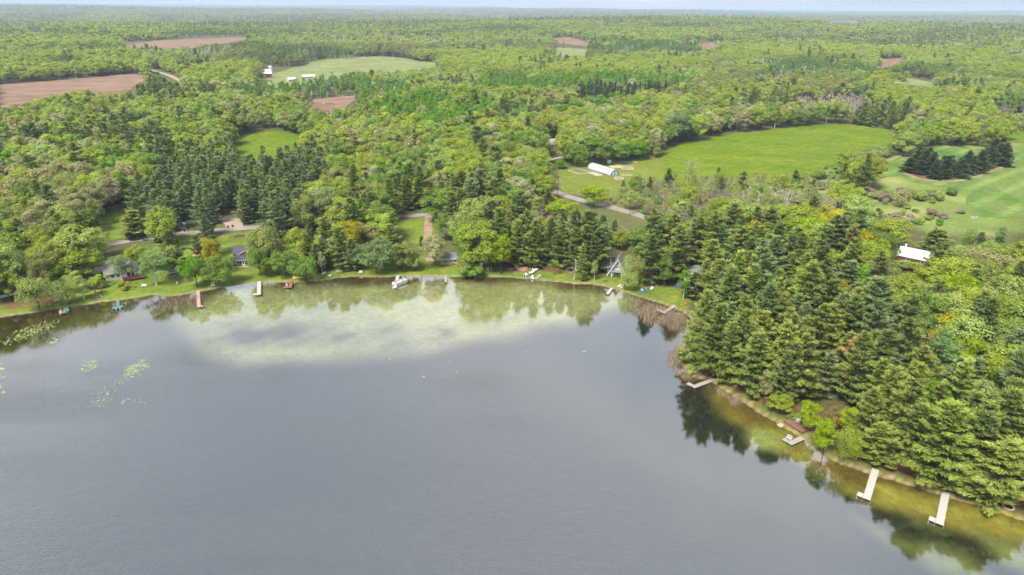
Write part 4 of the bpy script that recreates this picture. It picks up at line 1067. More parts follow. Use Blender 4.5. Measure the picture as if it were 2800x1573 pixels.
# ------------------------------------------------------------------ labels for the trees: look, kind, the nearest landmark, place in that row
LANDMARKS = [(20, 800, 'the white lakeside shed'), (150, 800, 'the brown-roofed cottage'), (325, 740, 'the long grey-roofed house'), (470, 750, 'the white porch frame'), (655, 700, 'the red house'),
             (790, 780, 'the brown dock with bench'), (925, 715, 'the dark cabin'), (1085, 765, 'the pontoon boat'), (1170, 650, 'the straight dirt driveway'), (1232, 710, 'the small pink cabin'), (1312, 730, 'the yellow kayak'), (1450, 745, 'the beached boats'),
             (1505, 683, 'the hidden car'), (1695, 735, 'the A-frame cabin'), (1765, 795, 'the blue paddle boat'), (1890, 760, 'the cream cabin'), (1830, 840, 'the dock in the reeds'), (1915, 1045, 'the point dock'), (2168, 1165, 'the brown waterside deck'),
             (2370, 1330, 'the long white dock'), (2565, 1390, 'the outer white dock'), (2285, 1000, 'the white-roofed camper'), (2500, 690, 'the long white roof'), (2630, 720, 'the grey shed roof'), (2600, 455, 'the conifer island'), (1650, 465, 'the hoop greenhouse'), (1510, 393, 'the woodland house'),
             (740, 380, 'the round clearing'), (485, 615, 'the parked cars'), (635, 610, 'the gravel apron'), (305, 610, 'the lawn strip'), (2100, 420, 'the big hay field'), (1640, 555, 'the eastern road bend'), (2450, 560, 'the sedge meadow'), (2780, 500, 'the wheat field'),
             (840, 275, 'the ploughed strip'), (2060, 540, 'the white birch poles'), (2700, 850, 'the golden trees'), (2140, 800, 'the dense point'), (2450, 860, 'the mixed slope'), (2650, 1150, 'the pine grove'), (1000, 540, 'the plantation edge'), (620, 500, 'the pine plantation'), (100, 480, 'the western pine wood'), (330, 480, 'the oak stand'), (1150, 420, 'the roadside wood')]
def ordinal(k):
    base = ['', 'second', 'third', 'fourth', 'fifth', 'sixth', 'seventh', 'eighth', 'ninth', 'tenth', 'eleventh', 'twelfth', 'thirteenth', 'fourteenth', 'fifteenth', 'sixteenth', 'seventeenth', 'eighteenth', 'nineteenth', 'twentieth']
    tens = ['', '', 'twenty', 'thirty', 'forty', 'fifty', 'sixty', 'seventy', 'eighty', 'ninety']
    k += 1
    if k == 1: return 'leftmost'
    if k <= 20: return base[k - 1] + ' from left'
    t, o = divmod(k, 10)
    return (tens[t] + ('th' if False else '') + '-' + ['', 'first'] [o] if o == 1 else tens[t].replace('ty', 'tieth') if o == 0 else tens[t] + '-' + base[o - 1]) + ' from left'
bucket = {}
for k, t_ in enumerate(TREES):
    uv = project(t_[4] + np.array([0, 0, t_[5] * 0.4]))[0][0]
    lm = min(LANDMARKS, key=lambda q: math.hypot((q[0] - uv[0]), 1.5 * (q[1] - uv[1])))
    du, dv = uv[0] - lm[0], uv[1] - lm[1]
    rel = 'left of' if du < -abs(dv) * 1.3 else 'right of' if du > abs(dv) * 1.3 else 'behind' if dv < 0 else 'in front of'
    bucket.setdefault('%s %s %s %s' % (ADJ[t_[2]], NOUN[t_[0]], rel, lm[2]), []).append((uv[0], k))
LABEL = {}
for txt, mem in bucket.items():
    mem.sort()
    for j, (_, k) in enumerate(mem): LABEL[k] = txt if len(mem) == 1 else txt + ', ' + ordinal(j)
GROUPS = {'pine': 'pines round the lake', 'spruce': 'spruces', 'oak': 'broadleaf trees', 'aspen': 'narrow leafy trees', 'birch': 'birches', 'willow': 'willows by the shore', 'bare': 'leafless trees', 'sparse': 'half-leafed trees', 'snag': 'dead trunks', 'shrub': 'shrubs and bushes'}
for k, (kd, vr, tn, tint, p, h, w, rt) in enumerate(TREES):
    o = thing(ONAME[kd], LABEL[k], CAT[kd], (p[0], p[1], p[2] - 0.12), rt, GROUPS[kd])
    o.scale = (w / WNAT[kd], w / WNAT[kd], h / HNAT[kd])
    o.rotation_euler[0] = random.gauss(0, 0.03); o.rotation_euler[1] = random.gauss(0, 0.03)
    for nm, me in zip(('crown', 'trunk'), HI[kd][vr]):
        c = link(bpy.data.objects.new(nm, me)); c.parent = o
        c['tint'] = [float(x) for x in tint]
print('TREES', len(TREES), {k: len(v) for k, v in STUFF.items()})

# ------------------------------------------------------------------ building kit
C_ = {}
def cm(name, colr, **k):
    if name not in C_: C_[name] = mat(name, colr, **k)
    return C_[name]
WHITE = cm('white_paint', (0.58, 0.58, 0.57), noise=0.06)
GLASS = cm('window_glass', (0.045, 0.055, 0.065), rough=0.12, noise=0.3, scale=1.0, spec=0.7)
DARK = cm('dark_void', (0.03, 0.028, 0.026), noise=0.2)
ALU = cm('aluminium', (0.62, 0.62, 0.62), rough=0.4, noise=0.08, metal=0.5)
WDOCK = cm('dock_panel_white', (0.40, 0.375, 0.35), noise=0.05)
GWOOD = cm('weathered_wood', (0.30, 0.27, 0.24), noise=0.25, scale=2.0, stretch=(1, 6, 1))
BWOOD = cm('brown_deck_wood', (0.20, 0.105, 0.080), noise=0.22, scale=2.0)
RWOOD = cm('red_stained_wood', (0.24, 0.085, 0.045), noise=0.2)
POST = cm('dock_post', (0.16, 0.15, 0.14))
RUB = cm('black_rubber', (0.02, 0.02, 0.02))
STONE = cm('field_stone', (0.36, 0.30, 0.26), noise=0.4, scale=1.5)

def two(lf, rf):
    """place and turn a front edge given by its two corner pixels; returns middle, turn, length"""
    a_, b_ = ground(*lf), ground(*rf)
    m_ = (a_ + b_) / 2
    return m_, math.atan2(b_[1] - a_[1], b_[0] - a_[0]), math.hypot(*(b_ - a_)[:2])

def window(par, x, z, w, h, y=0.0, trim=WHITE, mull=0):
    f = MB(); t = 0.10
    f.box(x - w / 2 - t, x + w / 2 + t, y - 0.07, y + 0.02, z - t, z).box(x - w / 2 - t, x + w / 2 + t, y - 0.07, y + 0.02, z + h, z + h + t)
    f.box(x - w / 2 - t, x - w / 2, y - 0.06, y + 0.02, z + 0.001, z + h - 0.001).box(x + w / 2, x + w / 2 + t, y - 0.06, y + 0.02, z + 0.001, z + h - 0.001)
    for i in range(mull):
        q = x - w / 2 + w * (i + 1) / (mull + 1); f.box(q - 0.05, q + 0.05, y - 0.055, y + 0.02, z + 0.001, z + h - 0.001)
    o = f.build('window', trim, par)
    MB().box(x - w / 2, x + w / 2, y - 0.03, y + 0.01, z, z + h).build('pane', GLASS, o)

def door(par, x, w=0.95, h=2.05, y=0.0, col=WHITE, glass=True):
    o = MB().box(x - w / 2, x + w / 2, y - 0.06, y + 0.02, 0.08, h).build('door', col, par)
    if glass: MB().box(x - w * 0.26, x + w * 0.26, y - 0.075, y, 0.9, h - 0.25).build('pane', GLASS, o)
    MB().box(x + w * 0.34, x + w * 0.42, y - 0.12, y - 0.061, 0.95, 1.08).build('handle', POST, o)

def slab_roof(par, w, d, zw, rise, axis_, mat_, over=0.45, th=0.16, x0=0.0, y0=0.0, fascia=WHITE):
    """two sloping slabs; axis_ 'x': ridge along the front, 'y': gable to the front"""
    f = MB()
    half = (d if axis_ == 'x' else w) / 2; k = rise / half; e = half + over
    prof = [(-e, zw - over * k), (0, zw + rise), (e, zw - over * k), (e, zw - over * k + th), (0, zw + rise + th * 1.25), (-e, zw - over * k + th)]
    for s in (0, 1):
        p = [prof[0], prof[1], prof[4], prof[5]] if s == 0 else [prof[1], prof[2], prof[3], prof[4]]
        if axis_ == 'x': f.prismx([(y + y0 + half, z) for y, z in p], x0 - w / 2 - over, x0 + w / 2 + over)
        else: f.prism([(x + x0, z) for x, z in p], y0 - over, y0 + d + over)
    r = f.build('roof', mat_, par)
    g = MB()
    if axis_ == 'x': g.box(x0 - w / 2 - over, x0 + w / 2 + over, y0 - over - 0.05, y0 - over - 0.003, zw - over * k - 0.10, zw - over * k + th + 0.01)
    else:
        for s in (-1, 1):
            g.prism([(x0 + s * e, zw - over * k - 0.06), (x0, zw + rise - 0.06), (x0, zw + rise + th * 1.3), (x0 + s * e, zw - over * k + th * 1.05)], y0 - over - 0.06, y0 - over - 0.003)
    g.build('fascia', fascia, r)
    return r

def walls(par, w, d, zw, rise, axis_, mat_, x0=0.0, y0=0.0, name='wall'):
    f = MB()
    if axis_ == 'x': f.prismx([(y0, -0.6), (y0 + d, -0.6), (y0 + d, zw), (y0 + d / 2, zw + rise), (y0, zw)], x0 - w / 2, x0 + w / 2)
    else: f.prism([(x0 - w / 2, -0.6), (x0 + w / 2, -0.6), (x0 + w / 2, zw), (x0, zw + rise), (x0 - w / 2, zw)], y0, y0 + d)
    return f.build(name, mat_, par)

def house(name, label, lf, rf, d, zw, rise, axis_, wmat, rmat, cat='house', w=None, lift=0.0, group=None):
    p, rz, ww = two(lf, rf)
    o = thing(name, label, cat, (p[0], p[1], p[2] + lift), rz, group)
    w = w or ww
    walls(o, w, d, zw, rise, axis_, wmat); slab_roof(o, w, d, zw, rise, axis_, rmat)
    return o, w

# --- the red house: hipped front under a small timber gable
ROOF_N = cm('navy_shingle', (0.060, 0.064, 0.085), noise=0.15, scale=5)
ROOF_G = cm('grey_shingle', (0.20, 0.20, 0.21), noise=0.15, scale=5)
ROOF_B = cm('blue_grey_shingle', (0.17, 0.19, 0.215), noise=0.12, scale=5)
ROOF_BR = cm('brown_shingle', (0.13, 0.095, 0.085), noise=0.2, scale=4)
ROOF_W = cm('white_metal_roof', (0.50, 0.51, 0.53), rough=0.45, noise=0.05)
p, rz, w = two((640, 729), (703, 727))
hs = thing('red_house', 'dark red house with navy hipped roof and small timber gable', 'house', p, rz)
W2, D, ze, zr = w / 2 + 0.45, 11.0, 2.55, 5.3
MB().box(-w / 2, w / 2, 0, D, -0.6, 2.62).build('wall', cm('dark_red_siding', (0.13, 0.032, 0.028), noise=0.12), hs)
zh = 3.75; hw = W2 * (zr - zh) / (zr - ze); y1 = 2.3
rf_ = MB().add([(-W2, -.45, ze), (W2, -.45, ze), (W2, D + .45, ze), (-W2, D + .45, ze), (-hw, y1, zh), (hw, y1, zh), (0, y1 - .35, zr), (0, D + .45, zr), (-W2, -.45, ze - .14), (W2, -.45, ze - .14), (W2, D + .45, ze - .14), (-W2, D + .45, ze - .14), (-hw, y1 - .35, zh + .05), (hw, y1 - .35, zh + .05)],
               [(0, 1, 5, 4), (1, 2, 7, 6, 13, 5), (0, 4, 12, 6, 7, 3), (2, 3, 7), (8, 9, 1, 0), (9, 10, 2, 1), (10, 11, 3, 2), (11, 8, 0, 3), (8, 11, 10, 9), (4, 5, 13, 12)]).build('roof', ROOF_N, hs)
MB().prism([(-hw + .1, zh + .06), (hw - .1, zh + .06), (0, zr - .1)], y1 - 0.12, y1 - 0.05).build('gable', cm('cedar_gable', (0.25, 0.085, 0.05)), hs)
f = MB()
for s in (-1, 1): f.prism([(s * hw, zh - .02), (0, zr - .04), (0, zr + .16), (s * (hw + .12), zh + .1)], y1 - .42, y1 - .352)
f.box(-W2, W2, -.51, -.453, ze - .16, ze + .03); f.build('fascia', WHITE, rf_)
for x, ww in ((-w * .30, .8), (-w * .19, .8), (w * .06, 1.1), (w * .20, 1.1), (w * .36, 1.0)): window(hs, x, .55, ww, 1.5)
door(hs, -w * .07)
MB().box(-w / 2 - .6, w / 2 + .4, -1.5, -.02, -.5, .12).build('terrace', cm('pink_paver', (0.38, 0.27, 0.22), noise=0.2), hs)
ww_ = MB().prismx([(D - 4, 2.4), (D + 3, 2.4), (D - .5, 4.6)], -W2 - 1.6, W2 + 1.5).build('rear_roof', ROOF_N, hs)
MB().box(-W2 - 1.3, W2 + 1.2, D - 3.6, D + 2.6, -.6, 2.42).build('rear_wall', C_['dark_red_siding'], hs)

# --- the long grey house with a gabled wing and deck
GWALL = cm('pale_grey_siding', (0.46, 0.46, 0.47), noise=0.06)
hs, w = house('grey_house', 'pale grey house under a broad grey roof, half hidden by birches', (291, 769), (352, 759), 9.5, 2.7, 3.0, 'x', GWALL, ROOF_G)
window(hs, -w * .18, .8, 1.0, 1.3); window(hs, w * .12, .8, 1.6, 1.3, mull=1)
xw = w / 2 + 1.5
walls(hs, 5.0, 6.5, 3.0, 2.2, 'y', GWALL, xw, -.6, 'gable_wing'); slab_roof(hs, 5.0, 6.5, 3.0, 2.2, 'y', ROOF_G, x0=xw, y0=-.6)
for dx in (-1.3, 0.0, 1.3): window(hs, xw + dx, .5, 1.0, 1.8, -.6)
MB().prism([(xw - 1.0, 3.1), (xw + 1.0, 3.1), (xw, 4.1)], -.68, -.60).build('gable_window', GLASS, hs)
dk = MB().box(xw - 3.2, xw + 3.6, -4.0, -.75, .55, .72).build('deck', RWOOD, hs)
f = MB()
for i in range(9): f.box(xw - 3.2 + i * .83, xw - 3.1 + i * .83, -4.0, -3.9, .72, 1.6)
f.box(xw - 3.2, xw + 3.6, -4.04, -3.88, 1.6, 1.7); f.build('railing', RWOOD, dk)
for i in (-3.0, 0, 3.3): MB().box(xw + i, xw + i + .15, -3.9, -3.75, -.5, .55).build('post', RWOOD, hs)

hs, w = house('brown_roofed_cottage', 'small pale cottage with brown roof and two dark front windows', (140, 807), (166, 799), 7.0, 2.4, 1.7, 'y', cm('cream_siding', (0.50, 0.47, 0.38)), ROOF_BR)
window(hs, -.55, .8, .9, 1.1); window(hs, .85, .8, .9, 1.1)
hs, w = house('lakeside_shed', 'dark-walled shed with blue-grey roof beside a low white wall', (12, 806), (44, 799), 6.0, 2.5, 1.8, 'y', cm('dark_siding', (0.09, 0.09, 0.10)), ROOF_B, 'shed')
MB().box(-w / 2 - 5, w / 2 + .4, -2.4, -2.0, -.5, .75).build('low_wall', WHITE, hs)
window(hs, .4, .8, 1.2, 1.1)
hs, w = house('sun_porch', 'small dark porch with white-framed glass panels by the bench', (460, 762), (487, 757), 3.0, 2.1, .5, 'x', DARK, ROOF_BR, 'porch')
for i in range(4): window(hs, -w / 2 + w * (i + .5) / 4, .25, w / 4 - .3, .75)
hs, w = house('dark_cabin', 'dark brown cabin with white porch railing beneath pines', (911, 727), (950, 723), 7.0, 2.5, 1.7, 'x', cm('dark_brown_log', (0.055, 0.035, 0.028)), ROOF_BR, 'cabin')
f = MB().box(-w / 2, w / 2, -1.6, -1.52, .75, .86)
for i in range(7): f.box(-w / 2 + i * (w - .1) / 6, -w / 2 + i * (w - .1) / 6 + .1, -1.6, -1.5, -.3, .75)
f.build('railing', WHITE, hs)
MB().box(-w / 2, w / 2, -1.7, -.02, -.4, .1).build('porch', GWOOD, hs)
door(hs, w * .22, y=0); window(hs, -w * .2, .8, 1.4, 1.1); window(hs, w * .38, .6, .7, 1.4)
hs, w = house('pink_cabin', 'small flat-fronted cabin with pinkish walls, blue-grey roof and white door', (1206, 724), (1256, 722), 5.0, 2.35, 1.25, 'x', cm('pink_siding', (0.42, 0.33, 0.31), noise=.08), ROOF_B, 'cabin')
window(hs, -w * .28, .75, w * .26, .95, mull=2); door(hs, 0.0); window(hs, w * .29, .9, .7, .8)
MB().box(-.7, .7, -.9, -.09, -.4, .05).build('doorstep', STONE, hs)

# --- the A-frame
p, rz, w = two((1668, 753), (1708, 757))
hs = thing('a_frame_cabin', 'pale grey A-frame cabin with steep roof and white-posted porch', 'cabin', p, rz)
w = 6.4; hA = 6.2; D = 8.0
MB().prism([(-w / 2, -.5), (w / 2, -.5), (w / 2, .4), (0, hA), (-w / 2, .4)], 0, D).build('wall', cm('grey_shake', (0.40, 0.41, 0.43), noise=.1), hs)
f = MB()
for s in (-1, 1): f.prism([(s * (w / 2 + .35), 0.1), (0, hA + .15), (0, hA + .38), (s * (w / 2 + .55), 0.2)], -.9, D + .5)
rr_ = f.build('roof', ROOF_G, hs)
f = MB()
for s in (-1, 1): f.prism([(s * (w / 2 + .30), 0.08), (0, hA + .05), (0, hA + .42), (s * (w / 2 + .62), 0.18)], -1.0, -.903)
f.build('fascia', WHITE, rr_)
for s in (-1, 1):
    q = MB().prismx([(1.2, -.5), (6.2, -.5), (6.2, 2.3), (1.2, 2.3)], min(s * 1.8, s * 4.0), max(s * 1.8, s * 4.0)).build('side_wing', cm('slate_blue_siding', (0.10, 0.13, 0.19)), hs)
    MB().prism([(s * 1.4, 3.0), (s * 4.6, 2.15), (s * 4.6, 2.3), (s * 1.4, 3.2)], .8, 6.6).build('wing_roof', ROOF_G, hs)
window(hs, -.38, 3.2, .55, .6); window(hs, .38, 3.2, .55, .6)
window(hs, .0, .5, 1.9, 1.3, mull=2)
for x in (-1.9, 1.7): MB().box(x - .09, x + .09, -1.9, -1.72, -.4, 2.0).build('post', WHITE, hs)
MB().box(-2.1, 1.9, -2.0, -.02, 2.0, 2.14).build('porch_roof', ROOF_G, hs)
MB().tube((-3.0, 3, 2.5), (-3.0, 3, 5.2), .12).build('stovepipe', ALU, hs)

# --- the cream cabin
hs, w = house('cream_cabin', 'cream cabin with blue deck and a wall of white-framed windows', (1873, 783), (1909, 788), 8.0, 3.9, 1.3, 'y', cm('cream_board', (0.58, 0.50, 0.33)), ROOF_G, 'cabin', w=5.6)
for dx in (-1.6, -.0, 1.6): window(hs, dx, .55, 1.25, 1.45, mull=1)
window(hs, -.75, 2.5, 1.0, .95); window(hs, .75, 2.5, 1.3, .95)
BLUE = cm('blue_stain', (0.045, 0.11, 0.19), noise=.1)
MB().box(-5.0, -2.9, -2.6, 1.5, -.4, 1.2).build('deck', BLUE, hs)
MB().box(-2.85, 3.0, -.9, -.08, -.5, .42).build('skirt', cm('pale_blue_stain', (0.30, 0.38, 0.46)), hs)

hs, w = house('white_roofed_lodge', 'long building with bright white metal roof among pines', (2450, 716), (2550, 737), 9.0, 2.9, 2.0, 'x', cm('red_brown_siding', (0.16, 0.06, 0.045)), ROOF_W, 'building')
window(hs, -w * .2, .9, 1.2, 1.2); window(hs, w * .2, .9, 1.2, 1.2)
MB().box(-w * .42, -w * .42 + .6, 4.2, 4.8, 3.5, 6.2).build('chimney', WHITE, hs)
hs, w = house('grey_shed', 'low shed with pale grey roof right of the white-roofed lodge', (2606, 737), (2652, 733), 5.0, 2.0, .8, 'x', DARK, cm('pale_roof', (0.42, 0.42, 0.40)), 'shed')
window(hs, 0, .7, 1.0, .8)
hs, w = house('woodland_house', 'house with purple-grey roof in the woods above the greenhouse', (1497, 406), (1525, 405), 9.0, 2.8, 2.6, 'x', cm('rust_siding', (0.19, 0.085, 0.065)), cm('mauve_roof', (0.26, 0.22, 0.23)))
window(hs, -w * .25, .9, 1.2, 1.2); window(hs, w * .2, .9, 1.4, 1.2)
# --- the farm
hs, w = house('red_barn', 'red barn with white metal roof on the far pasture edge', (704, 214), (744, 213), 12.0, 5.0, 4.4, 'x', cm('barn_red', (0.28, 0.05, 0.045)), ROOF_W, 'barn')
door(hs, 0, 3.5, 3.6, glass=False, col=cm('barn_door', (0.5, 0.42, 0.38)))
p = ground(742, 203)
sl = thing('silo', 'round pale silo with domed top behind the red barn', 'silo', p)
MB().tube((0, 0, -.5), (0, 0, 8.5), 2.2, k=16).build('tower', cm('silo_stave', (0.55, 0.53, 0.50)), sl)
f = MB().rings([[(2.5 * math.cos(a_) * math.cos(t_ * math.pi / 20), 2.5 * math.sin(a_) * math.cos(t_ * math.pi / 20), 8.5 + 2.0 * math.sin(t_ * math.pi / 20)) for a_ in np.linspace(0, 6.283, 17)[:-1]] for t_ in (0, 3, 6, 8, 9.6)])
f.build('dome', ALU, sl)
for lf, rf, lb in (((829, 217), (863, 216), 'long low white-roofed farm shed among conifers'), ((790, 225), (811, 224), 'smaller white-roofed farm shed near the pasture corner')):
    hs, w = house('farm_shed', lb, lf, rf, 9.0, 3.0, 1.6, 'x', cm('tan_siding', (0.42, 0.38, 0.32)), ROOF_W, 'shed', group='farm sheds')

# --- caravans
def camper(label, lf, rf, d, h):
    p, rz, w = two(lf, rf)
    o = thing('camper', label, 'camper', p, rz)
    MB().prism([(-w / 2, .5), (w / 2, .5), (w / 2, h - .3), (w / 2 - .3, h), (-w / 2 + .3, h), (-w / 2, h - .3)], 0, d).build('body', WHITE, o, .03)
    MB().box(-w / 2 + .02, w / 2 - .02, -.02, -.003, 1.0, 1.25).build('stripe', BLUE, o)
    window(o, -w * .22, 1.5, 1.1, .6); window(o, w * .25, 1.5, .8, .6)
    for x in (-.7, .7):
        for y_ in (.1, d - .3): MB().tube((x, y_, .35), (x, y_ + .2, .35), .35, k=12).build('wheel', RUB, o)
    return o
camper('white camper at the edge of the woods beside the road', (-14, 707), (13, 701), 2.6, 2.9)
camper('white-roofed camper tucked under the dense pines', (2258, 1020), (2304, 1027), 3.0, 3.0)

# --- hoop greenhouse and its garden
a_, b_ = ground(1618, 461), ground(1681, 481)
gl_ = math.hypot(*(b_ - a_)[:2]); rz = math.atan2(b_[1] - a_[1], b_[0] - a_[0])
gh = thing('hoop_greenhouse', 'long arched greenhouse with milky white cover on the lawn', 'greenhouse', a_, rz)
FILM = cm('greenhouse_film', (0.40, 0.43, 0.47), rough=.35, noise=.06)
def arc(r, x, k=11): return [(x, r * math.cos(t), r * 1.0 * math.sin(t)) for t in np.linspace(0, math.pi, k)]
f = MB(); rows_ = [arc(3.4, x) for x in np.linspace(0, gl_, 12)]
k = len(rows_[0]); f.add([q for r_ in rows_ for q in r_], [(j * k + i, j * k + i + 1, (j + 1) * k + i + 1, (j + 1) * k + i) for j in range(11) for i in range(k - 1)])
cv = f.build('cover', FILM, gh, smooth=True); sm = cv.modifiers.new('thickness', 'SOLIDIFY'); sm.thickness = .06
for x in np.linspace(0, gl_, 9):
    f = MB(); pts = arc(3.46, x)
    for q0_, q1_ in zip(pts[:-1], pts[1:]): f.tube(q0_, q1_, .05, k=4)
    f.build('hoop', ALU, gh)
for x in (0.02, gl_ - .02):
    ew = MB().prismx([(3.3 * math.cos(t), 3.3 * math.sin(t)) for t in np.linspace(0, math.pi, 11)], x - .02, x + .02).build('end_wall', cm('grey_film', (0.22, 0.25, 0.28)), gh)
for y_ in (-1.2, .9): MB().box(gl_ + .03, gl_ + .12, y_ - .6, y_ + .6, 0, 2.1).build('door', cm('pale_blue_door', (0.45, 0.52, 0.58)), gh)
def bed_at(u, v, wx_, wy_, rz_, label, soil=(0.20, 0.14, 0.10)):
    p = ground(u, v); o = thing('garden_bed', label, 'garden bed', p, rz_, 'garden beds by the greenhouse')
    f = MB().box(-wx_ / 2, wx_ / 2, -wy_ / 2, -wy_ / 2 + .25, -.1, .35).box(-wx_ / 2, wx_ / 2, wy_ / 2 - .25, wy_ / 2, -.1, .35)
    f.box(-wx_ / 2, -wx_ / 2 + .25, -wy_ / 2 + .26, wy_ / 2 - .26, -.1, .34).box(wx_ / 2 - .25, wx_ / 2, -wy_ / 2 + .26, wy_ / 2 - .26, -.1, .34).build('border', cm('pale_timber', (0.50, 0.42, 0.30)), o)
    MB().box(-wx_ / 2 + .26, wx_ / 2 - .26, -wy_ / 2 + .26, wy_ / 2 - .26, -.1, .25).build('soil', cm('bed_soil_%d' % int(soil[0] * 100), soil, noise=.35, scale=.8), o)
bed_at(1584, 470, 11, 8, rz, 'large garden bed left of the greenhouse', (0.12, 0.14, 0.06))
bed_at(1628, 477, 9, 4, rz, 'grey straw-covered garden bed along the greenhouse front', (0.33, 0.30, 0.28))
bed_at(1714, 460, 7, 8, 0, 'square timber-edged garden bed right of the greenhouse', (0.24, 0.20, 0.13))
bed_at(1684, 457, 7, 5, .2, 'straw-strewn garden bed behind the greenhouse end', (0.42, 0.34, 0.22))
bed_at(1712, 479, 6, 3, 0, 'low green garden bed between greenhouse and hay field', (0.10, 0.15, 0.04))
bed_at(1702, 444, 17, 2.2, 0, 'long reddish garden bed at the wood edge', (0.34, 0.16, 0.10))
def ring_of(name, label, cat, u, v, r, n_, size, m_, core=None):
    p = ground(u, v); o = thing(name, label, cat, p)
    me = None
    for i in range(n_):
        t_ = 6.283 * i / n_
        if me is None:
            q = MB().rings([[(size * .6 * math.cos(x), size * .45 * math.sin(x), -size * .3) for x in np.linspace(0, 6.283, 7)[:-1]], [(size * .6 * math.cos(x), size * .5 * math.sin(x), size * .3) for x in np.linspace(0, 6.283, 7)[:-1]], [(size * .4 * math.cos(x), size * .3 * math.sin(x), size * .5) for x in np.linspace(0, 6.283, 7)[:-1]]]).build('stone', m_, o)
            me = q.data
        else: q = link(bpy.data.objects.new('stone', me)); q.parent = o
        q.location = (r * math.cos(t_), r * math.sin(t_), size * .2); q.rotation_euler = (0, 0, t_ + 1.57 + .2 * math.sin(7 * t_))
    MB().tube((0, 0, -.1), (0, 0, .06), r * .85, k=12).build('ash_bed', core or DARK, o)
ring_of('fire_pit', 'round fire pit with pinkish sand in front of the greenhouse', 'fire pit', 1692, 489, 2.4, 16, .8, cm('pink_sand', (0.46, 0.34, 0.28)), RWOOD)
ring_of('fire_ring', 'stone fire ring on the lawn below the timber swing frame', 'fire ring', 271, 815, 1.0, 12, .45, STONE)
ring_of('fire_ring', 'small stone fire ring near the green dock', 'fire ring', 156, 835, .6, 9, .3, STONE)
ring_of('fire_ring', 'pinkish brick fire ring on grass at the lake corner below the tallest pine', 'fire ring', 2757, 1387, .9, 12, .36, cm('pink_brick', (0.40, 0.26, 0.21)))
ring_of('fire_ring', 'fire ring on the grass beside the pile of raked leaves', 'fire ring', 1409, 746, .7, 9, .35, STONE)
p = ground(1666, 450)
sp = thing('solar_panel', 'tilted pale solar panel behind the greenhouse', 'solar panel', p)
MB().add([(-1.2, 0, .6), (1.2, 0, .6), (1.2, 1.6, 2.4), (-1.2, 1.6, 2.4), (-1.2, .05, .54), (1.2, .05, .54), (1.2, 1.65, 2.34), (-1.2, 1.65, 2.34)], [(0, 1, 2, 3), (7, 6, 5, 4), (0, 4, 5, 1), (1, 5, 6, 2), (2, 6, 7, 3), (3, 7, 4, 0)]).build('panel', cm('panel_glass', (0.50, 0.58, 0.60), rough=.2), sp)
for x in (-1, 1): MB().tube((x, 1.2, -.2), (x, 1.2, 1.88), .06).build('leg', POST, sp)

# ------------------------------------------------------------------ docks
def dock(name, label, pts, width, top, z=.42, sec=3.0, group='docks along the shore', gap=.05):
    """runs of deck sections between pixel points, first point on the bank"""
    W_ = [at_z(u, v, z) for u, v in pts]
    o = thing(name, label, 'dock', (W_[0][0], W_[0][1], z))
    for i, (a, b) in enumerate(zip(W_[:-1], W_[1:])):
        L = math.hypot(*(b - a)[:2]); an = math.atan2(b[1] - a[1], b[0] - a[0])
        s0 = -width / 2 + (width + .02 if i else 0); L1 = L + width / 2
        if i: s0 = width / 2 + .03
        k = max(1, round((L1 - s0) / sec)); dl = (L1 - s0) / k
        for j in range(k):
            q = MB().box(gap / 2, dl - gap / 2, -width / 2, width / 2, -.05, 0).build('deck_panel', top, o, .01)
            q.location = (a[0] - W_[0][0] + math.cos(an) * (s0 + j * dl), a[1] - W_[0][1] + math.sin(an) * (s0 + j * dl), 0); q.rotation_euler = (0, 0, an)
            fr_ = MB().box(0, dl, -width / 2 + .03, -width / 2 + .09, -.2, -.052).box(0, dl, width / 2 - .09, width / 2 - .03, -.2, -.052).build('frame', POST, q)
            for sgn in (-1, 1):
                MB().tube((dl - .15, sgn * (width / 2 + .035), -1.6), (dl - .15, sgn * (width / 2 + .035), .16), .032, k=6).build('post', ALU if top is WDOCK else POST, q)
    return o
GREEN = cm('green_deck', (0.075, 0.16, 0.12)); TEAL = cm('teal_paint', (0.10, 0.18, 0.17)); PINKW = cm('pink_brown_deck', (0.40, 0.26, 0.21), noise=.12); RBR = cm('red_brown_deck', (0.23, 0.105, 0.085), noise=.15)
dock('dock', 'short green dock between a pink canoe and a white dinghy', [(181, 840), (175, 855)], 1.15, GREEN)
dock('dock', 'teal T-shaped swimming dock with blue edge', [(322, 822), (322, 837)], 1.0, TEAL)
dock('dock', 'pink-brown wooden dock with a short foot at its end', [(541, 797), (544, 838), (551, 837.5)], 1.1, PINKW)
dock('dock', 'white dock with side platform near the red house', [(708.5, 771), (708, 804), (697, 805)], 1.25, WDOCK)
dock('dock', 'red-brown dock with side platform and chair', [(797, 766), (793, 785), (779, 785.5)], 1.2, RBR)
dock('dock', 'straight white dock with the pontoon boat moored alongside', [(1088, 755), (1080, 786)], 1.2, WDOCK)
dock('dock', 'tiny pale dock below the pink cabin', [(1219, 755), (1218.4, 771)], .75, GWOOD)
dock('dock', 'short pale dock below the A-frame cabin', [(1672, 789), (1662, 803)], .9, cm('pale_plank', (0.46, 0.41, 0.37)))
dock('dock', 'grey L-shaped dock standing in the tan reeds', [(1856, 829), (1816, 854), (1800, 847)], 1.35, GWOOD)
dock('dock', 'grey L-shaped dock at the wooded point', [(1950, 1038), (1899, 1057), (1885, 1050)], 1.3, GWOOD)
dock('dock', 'small grey L-shaped dock with a bench below the brown deck', [(2190, 1199), (2163, 1211), (2149, 1203)], 1.35, GWOOD)
dock('dock', 'long white dock with short side arm, nearer the brown deck', [(2393, 1287), (2371, 1360), (2354, 1353)], 1.35, WDOCK)
dock('dock', 'long white dock with short side arm, nearest the lake corner', [(2586, 1349), (2570, 1428), (2551, 1420)], 1.35, WDOCK)
